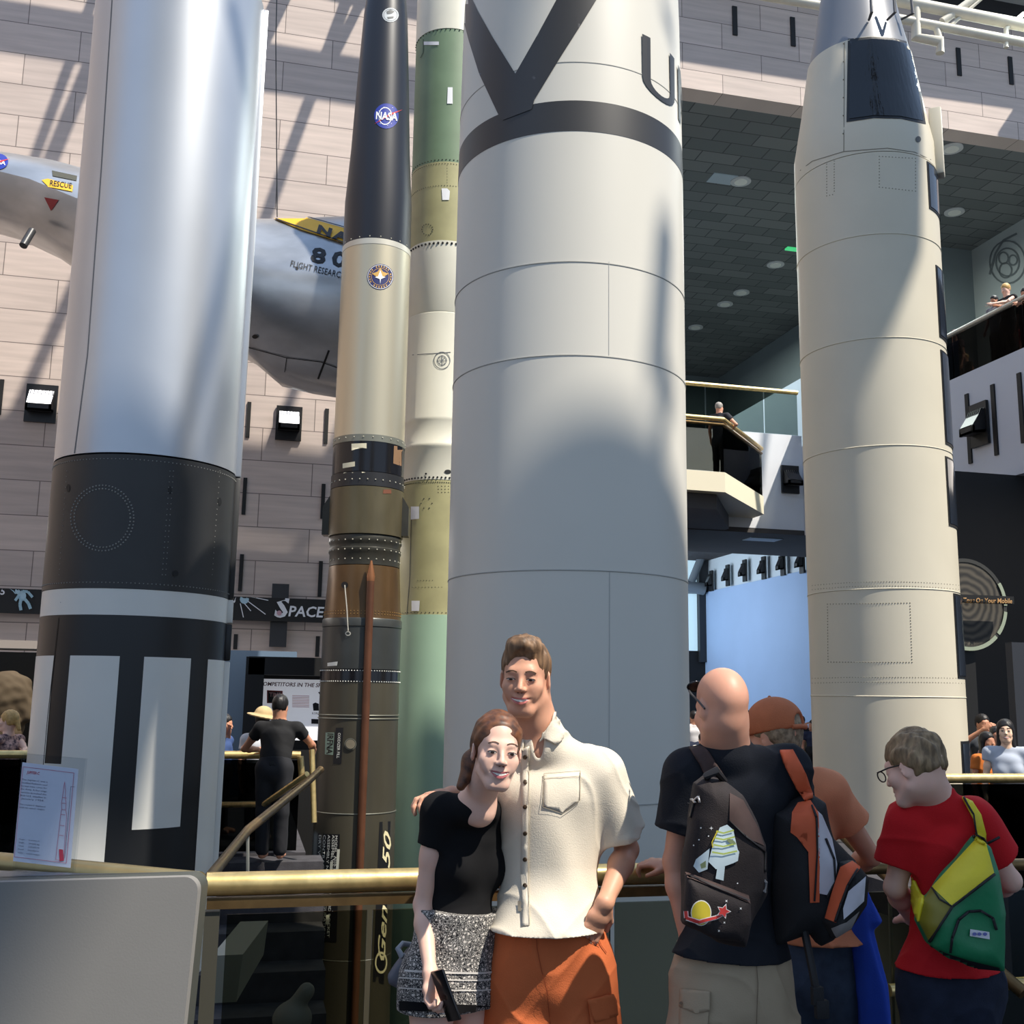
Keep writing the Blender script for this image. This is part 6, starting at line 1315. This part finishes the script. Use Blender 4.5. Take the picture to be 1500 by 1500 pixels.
# ================= exhibits along the back wall
YB2 = YW-.35
def rect(px0, py0, px1, py1, y, th=.08): 
    a = on_y(px0, py0, y); b = on_y(px1, py1, y); return ((a.x+b.x)/2, y, (a.z+b.z)/2), (abs(b.x-a.x), th, abs(a.z-b.z)), a, b
bn = empty('banner_sign', on_y(430, 930, YB2), 'long black banner sign with white letters and an artificial satellite drawing', 'sign')
zA_, zB_ = on_y(430, 877, YB2).z, on_y(430, 911, YB2).z
MB().box(((on_y(-60, 900, YB2).x+on_y(560, 900, YB2).x)/2, YB2, (zA_+zB_)/2), (on_y(560, 900, YB2).x-on_y(-60, 900, YB2).x, .1, zA_-zB_)).build('board', black_m, bn)
c_, s_, a_, b_ = rect(399, 855, 419, 948, YB2+.12, .1); MB().box(c_, s_).build('mount', mat('mount_dark', (44, 46, 50), .6), bn)
lwt = mat('sign_white', (226, 228, 232), .5)
bd = [o for o in bn.children if o.name.startswith('board')][0]
text_px('lettering', 'S', 411, 891, 29, bd, lwt, bn, bold=.03, rot=3, lift=.02, shear=.15)
text_px('lettering', 'PACE  RACE', 480, 898, 15, bd, lwt, bn, bold=.02, rot=2, width=118, lift=.02, shear=.15)
text_px('lettering', '57', 341, 878, 10.5, bd, lwt, bn, bold=.02, rot=2, lift=.02); text_px('lettering', '5', 4, 866.5, 10.5, bd, lwt, bn, bold=.02, rot=2, lift=.02)
sat = mat('satellite_blue', (168, 200, 214), .5)
stick('satellite_drawing', disc(358, 878, 6.6), bd, sat, bn, .03, 5); stick('satellite_antenna', line([(362, 873), (393, 879.5)], 1.1)+line([(362, 880), (389, 900)], 1.3)+line([(358, 884), (367.5, 895)], 1.2)+line([(352, 884), (358.5, 913)], 1.2), bd, lwt, bn, .03, 8)
stick('planet_dot', disc(409, 898, 3.6), bd, mat('planet_pink', (190, 150, 160), .5), bn, .04, 4)
ast = [[(25, 862), (30, 861), (34, 864), (40, 866), (47, 872), (49, 875), (46, 875), (41, 871), (38, 871), (40, 876), (43, 882), (48, 888), (47, 893), (43, 892), (39, 886), (35, 882), (32, 886), (32, 893), (29, 895), (27, 891), (28, 884), (24, 882), (20, 878), (21, 874), (25, 870)]]
stick('astronaut_drawing', disc(27, 866, 4.8)+disc(32.5, 873, 6, 7.5), bd, sat, bn, .03, 5); stick('astronaut_limb', line([(33, 866), (41, 867), (48, 875)], 4)+line([(28, 872), (22.5, 880)], 4)+line([(31, 877), (29.5, 886), (31, 894)], 4.6)+line([(36, 877), (42, 884), (45, 892)], 4.6), bd, mat('satellite_blue_pale', (150, 184, 198), .5), bn, .04, 5); stick('astronaut_tether', line([(10, 863), (15, 862), (20, 866), (23, 870)], 1.4), bd, sat, bn, .03, 5)
# exhibit board
eb = empty('exhibit_board', at(420, 1120, 16.5), 'large back-lit white exhibit board in a deep black frame behind the dark missile', 'exhibit board')
yE = at(420, 1050, 17.5).y
def rb(px0, py0, px1, py1, y, nm, m, par, th=.1): c_, s_, a_, b_ = rect(px0, py0, px1, py1, y, th); return MB().box(c_, s_).build(nm, m, par)
rb(361, 962, 560, 1260, yE+.15, 'frame', black_m, eb, .2)
brd = rb(369, 994, 560, 1085, yE, 'panel', emis('board_white', (226, 228, 236), .28), eb, .06)
rb(361, 964, 372, 1260, yE-.2, 'frame_side', black_m, eb, .5); rb(365, 962, 560, 992, yE-.2, 'frame_top', black_m, eb, .5)
ink = mat('board_ink', (110, 60, 66), .6); ink2 = mat('board_ink_dark', (30, 30, 34), .6); pnk = mat('board_pink', (222, 170, 172), .6)
text_px('heading', 'COMPETITORS IN THE SPACE RACE', 443, 1003.5, 5.6, brd, ink, eb, rot=1.5, width=128, lift=.01, bold=.02, shear=.2)
stick('photo_print', [[(391, 1011), (414, 1012), (414, 1030), (391, 1030)]], brd, mat('print_brick', (150, 60, 60), .6), eb, .01, 10); stick('photo_print', [[(393, 1013), (412, 1014), (412, 1029), (393, 1029)]], brd, ink2, eb, .014, 10)
text_px('lettering', 'TIME', 403, 1018, 6, brd, pnk, eb, rot=2, width=17, lift=.02, bold=.02)
for i in range(8): stick('text_line', line([(428, 1019+i*2.3), (453, 1019.5+i*2.3)], .9), brd, pnk, eb, .01, 20)
stick('figure_print', [[(458, 1031), (462, 1029), (467, 1031), (467, 1041), (459, 1041)], [(466, 1014), (470, 1013), (470, 1018), (468, 1017)]], brd, ink2, eb, .01, 8); text_px('lettering', 'KOROLEV', 466, 1045, 3.2, brd, ink2, eb, width=18, lift=.01)
stick('figure_print', [[(456, 1053), (480, 1054), (480, 1061), (456, 1060)]], brd, ink2, eb, .01, 8)
rb(318, 952, 420, 1262, yE+.6, 'wall_partition', mat('partition_blue', (92, 112, 132), .7), None, .1)['kind'] = 'structure'
# display window at the left with a pressure suit inside
ww_ = empty('display_case', at(10, 1110, 14.5), 'dark glazed display case with a tan pressure suit at the far left', 'display case'); yD = at(10, 1000, 13.6).y
bp2 = rb(-80, 953, 60, 1150, yD+1.6, 'back_panel', black_m, ww_); MB().box((on_y(-12, 1100, yD).x, yD+.8, .2), (1.4, 1.7, .4)).build('plinth', black_m, ww_); rb(-80, 936, 60, 953, yD, 'lintel', mat('lintel_stone', (150, 140, 132), .7), ww_, .3)
rb(-80, 948, 58, 953, yD-.02, 'black_line', black_m, ww_, .3)
MB().box(rect(-80, 953, 58, 1150, yD)[0], rect(-80, 953, 58, 1150, yD)[1]).build('glass', glassm('case_glass', (.55, .55, .55), .08), ww_)
ps = at(8, 1020, 14.6); D = Sdf(A(ps)-.7, A(ps)+.7, .02)
D.ell(ps+UP*.0, (.30, .26, .34), None, .1); D.cap(ps+RT*.2+UP*.15, ps+RT*.33-UP*.25, .12, .09, .1); D.ell(ps-UP*.4, (.27, .22, .3), None, .1); D.wrinkle(.006, (14, 14, 20), 1.); D.build('pressure_suit', mat('suit_tan', (150, 130, 104), .8), ww_)
# round display with ticker sign on the right
cs = empty('round_display', at(1417, 940, 15), 'large round swirl-patterned display disc with a pale arc under the right wing', 'display'); yC = at(1417, 885, 14.6).y
cc = on_y(1417, 885, yC); rr = (on_y(1476, 885, yC).x-on_y(1358, 885, yC).x)/2
def discy(c, r0, r1, y, t0=0, t1=360, n=60):
    b = MB()
    for k in range(n):
        a0, a1 = R(t0+(t1-t0)*k/n), R(t0+(t1-t0)*(k+1)/n)
        b.prism([(c.x+r0*math.cos(a0), y, c.z+r0*math.sin(a0)), (c.x+r1*math.cos(a0), y, c.z+r1*math.sin(a0)), (c.x+r1*math.cos(a1), y, c.z+r1*math.sin(a1)), (c.x+r0*math.cos(a1), y, c.z+r0*math.sin(a1))], (0, .04, 0))
    return b
m = mat('swirl', (70, 64, 56), .6); N = m.node_tree.nodes; L = m.node_tree.links; mpp = N.new('ShaderNodeMapping'); mpp.inputs['Location'].default_value = (0, 0, .15); b = N['Principled BSDF']; tc = N.new('ShaderNodeTexCoord'); wv_ = N.new('ShaderNodeTexWave'); wv_.wave_type = 'RINGS'; wv_.rings_direction = 'Y'; wv_.inputs['Scale'].default_value = 3.2; wv_.inputs['Distortion'].default_value = 4; wv_.inputs['Detail'].default_value = 2
cr = N.new('ShaderNodeValToRGB'); cr.color_ramp.elements[0].color = (*lin((34, 32, 30)), 1); cr.color_ramp.elements[1].color = (*lin((84, 78, 68)), 1); mpp.inputs['Location'].default_value = (cs.location.x-cc.x, cs.location.y-cc.y, cs.location.z-cc.z); L.new(tc.outputs['Object'], mpp.inputs[0]); L.new(mpp.outputs[0], wv_.inputs['Vector']); L.new(wv_.outputs[0], cr.inputs[0]); L.new(cr.outputs[0], b.inputs['Base Color'])
discy(cc, .001, rr*.92, yC+.02).build('disc_face', m, cs); MB().box((cc.x, yC+.2, cc.z/2), (.3, .2, cc.z)).build('support_post', black_m, cs); discy(cc, rr*.92, rr, yC, 0, 30, 10).build('pale_arc', mat('arc_pale', (150, 160, 140), .6), cs)
discy(cc, rr*.92, rr, yC, -100, -45, 20).build('pale_arc', mat('arc_pale', (150, 160, 140), .6), cs); discy(cc, rr*.92, rr, yC, -40, -8, 12).build('pale_arc', mat('arc_pale', (150, 160, 140), .6), cs); discy(cc, rr*.92, rr, yC+.01).build('rim', mat('rim_dark', (50, 50, 48), .6), cs)
tk = empty('ticker_sign', on_y(1440, 885, yC-.2), 'black ticker sign with gold letters across the round display', 'sign')
tb = rb(1380, 870, 1482, 885, yC-.2, 'board', black_m, tk, .1)
text_px('lettering', 'Go Tour On Your Mobile', 1440, 880, 7, tb, mat('letter_gold', (196, 150, 96), .5), tk, rot=1, width=84, lift=.02, bold=.012)
dp = rb(1477, 941, 1560, 1112, at(1500, 1000, 11.2).y, 'trim_dark_partition', mat('partition_dark', (44, 46, 52), .5), None, .1); dp['kind'] = 'structure'
# white rubble-like cover in the pit
pc_ = at(428, 1492, 7.0); D = Sdf(A(pc_)-.3, A(pc_)+.3, .012); D.ell(pc_, (.12, .12, .10), None, .03); D.cap(pc_+UP*.05, pc_+UP*.16+RT*.08, .05, .05, .03); D.build('cover', mat('cover_grey', (120, 118, 110), .7), None, label='pale grey cover low in the dark pit beside the missile', cat='cover')
# ================= light
SUN = Vector((-.36, .43, -.82)).normalized()
s = bpy.data.lights.new('sun', 'SUN'); s.energy = 5.6; s.angle = R(.7); s.color = (1, .93, .82); so = bpy.data.objects.new('sun', s); COL.objects.link(so)
so.rotation_euler = SUN.to_track_quat('-Z', 'Y').to_euler(); so.location = (8, -10, 25)
w = bpy.data.worlds.new('sky'); bpy.context.scene.world = w; w.use_nodes = True; N = w.node_tree.nodes; L = w.node_tree.links
bg = N['Background']; tc = N.new('ShaderNodeTexCoord'); sp = N.new('ShaderNodeSeparateXYZ'); rp = N.new('ShaderNodeValToRGB')
L.new(tc.outputs['Generated'], sp.inputs[0]); L.new(sp.outputs['Z'], rp.inputs[0]); L.new(rp.outputs[0], bg.inputs[0])
rp.color_ramp.elements[0].position = .0; rp.color_ramp.elements[0].color = (.46, .58, .74, 1)
rp.color_ramp.elements[1].position = .8; rp.color_ramp.elements[1].color = (.42, .62, 1, 1)
bg.inputs[1].default_value = .80
# unseen roof: opaque strips shaped to shade the foreground, skylights left open between
RZ0 = 22.
def up_sun(p, z=RZ0): p = Vector(p); return p - SUN*((z-p.z)/-SUN.z)
rm = mat('roof_shade_panel', (200, 200, 196), .8)
def roof(pts, name='ceiling_roof_shade'): MB().prism([(x, y, RZ0) for x, y in pts], (0, 0, .3)).build(name, rm, kind='structure')

def beam(A_, B_, w, proj, name='roof_truss_beam', par=None):     # roof truss tube whose shadow falls where the picture shows it
    return up_sun(proj(*A_)), up_sun(proj(*B_)), w
onw = lambda x, y: on_y(x, y, YW)
tr = empty('roof_truss', (0, 15, RZ0), 'white tubular roof trusses under the skylights', 'roof truss')
def tubes(lst, proj):
    for A_, B_, w_ in lst:
        a, b = up_sun(proj(*A_)), up_sun(proj(*B_)); e = (b-a).normalized(); MB().tube([a-e*.0, b+e*.0], w_/2, 10).build('truss_tube', pipe_m, tr)
tubes([((150, -40), (40, 260), .22), ((175, -10), (60, 270), .34), ((-60, 28), (620, 135), .62), ((515, -20), (385, 330), .28), ((560, -60), (470, 120), .25), ((380, -40), (640, 20), .3),
       ((118, 400), (-20, 700), .30), ((130, 520), (-20, 900), .26), ((460, 500), (355, 760), .26), ((510, 600), (420, 860), .34), ((-60, 670), (620, 745), 1.0), ((-60, 850), (620, 905), 1.3),
       ((345, 20), (330, 140), .5), ((420, -20), (335, 160), .45), ((1128, 590), (1110, 720), .2), ((1180, 590), (1160, 700), .2)], onw)
cyl = lambda P, r_: (lambda x, y: (lambda d: O+d*((zc(P, r_, x, y)-O.z)/d.z))(ray(x, y)))
p1 = cyl(P1, r1); p4 = cyl(P4, r4); p5 = cyl(P5, r5)
tubes([((338, 0), (362, 150), .14), ((350, 320), (255, 690), .16), ((300, 690), (335, 560), .12)], p1)
tubes([((972, 0), (988, 60), .1), ((975, 330), (962, 560), .22), ((985, 560), (950, 700), .15), ((670, 60), (815, 20), .01)], p4)
roof([(-14, -24), (34, -24), (34, -9.0), (-14, -9.0)])
# foreground roof, with one opening cut to let sun onto the couple
a = up_sun(at(870, 690, (P4-O).dot(FW)-.8)); ex0, ex1 = 8.75, 10.6
roof([(-14, -9.0), (ex0, -9.0), (ex0, a.y), (-14, a.y)]); roof([(ex1, -9.0), (34, -9.0), (34, a.y), (ex1, a.y)]); roof([(ex0, -6.6), (ex1, -6.6), (ex1, a.y), (ex0, a.y)])
def shade(pts, proj): q = [up_sun(proj(*p)) for p in pts]; MB().prism([(v.x, v.y, RZ0+.02) for v in q], (0, 0, .2)).build('ceiling_roof_shade', rm, kind='structure')  # unseen roof panel, outline projected back from the shade it is to cast
shade([(940, -60), (1580, -60), (1580, 215), (1462, 205), (1490, 162), (1376, 146), (1168, 118), (1000, 92), (900, 80)], onw)
shade([(1150, 60), (1365, 60), (1345, 380), (1232, 640), (1150, 700)], lambda x, y: at(x, y, (P5-O).dot(FW)-.8))
shade([(10, 700), (308, 700), (308, 1040), (238, 1060), (165, 1320), (10, 1320)], lambda x, y: at(x, y, (P1-O).dot(FW)-.6))
def area(loc, size, energy, col, rot, name):
    l = bpy.data.lights.new(name, 'AREA'); l.shape = 'RECTANGLE'; l.size, l.size_y = size; l.energy = energy; l.color = col; o = bpy.data.objects.new(name, l); COL.objects.link(o); o.location = loc; o.rotation_euler = rot
area((10.5, 33, 5), (5, 6), 360, (.75, .87, 1), (0, R(-90), 0), 'blue_wall_fill')  # lamp added inside the lower gallery to brighten the blue wall
area((15, 34, ZC-.6), (8, 14), 2200, (.9, 1, .95), (0, 0, 0), 'gallery_ceiling_lights')
area((18, 20, ZC-.8), (5, 6), 700, (.9, 1, .95), (0, 0, 0), 'wing_ceiling_lights')
area((14, 13, zb-.15), (3, 3), 60, (1, .9, .8), (0, 0, 0), 'lower_hall_lights')
area((-2, 18, 4.2), (8, 1), 130, (1, .95, .9), (0, 0, 0), 'exhibit_lights')
vs.exposure = .28
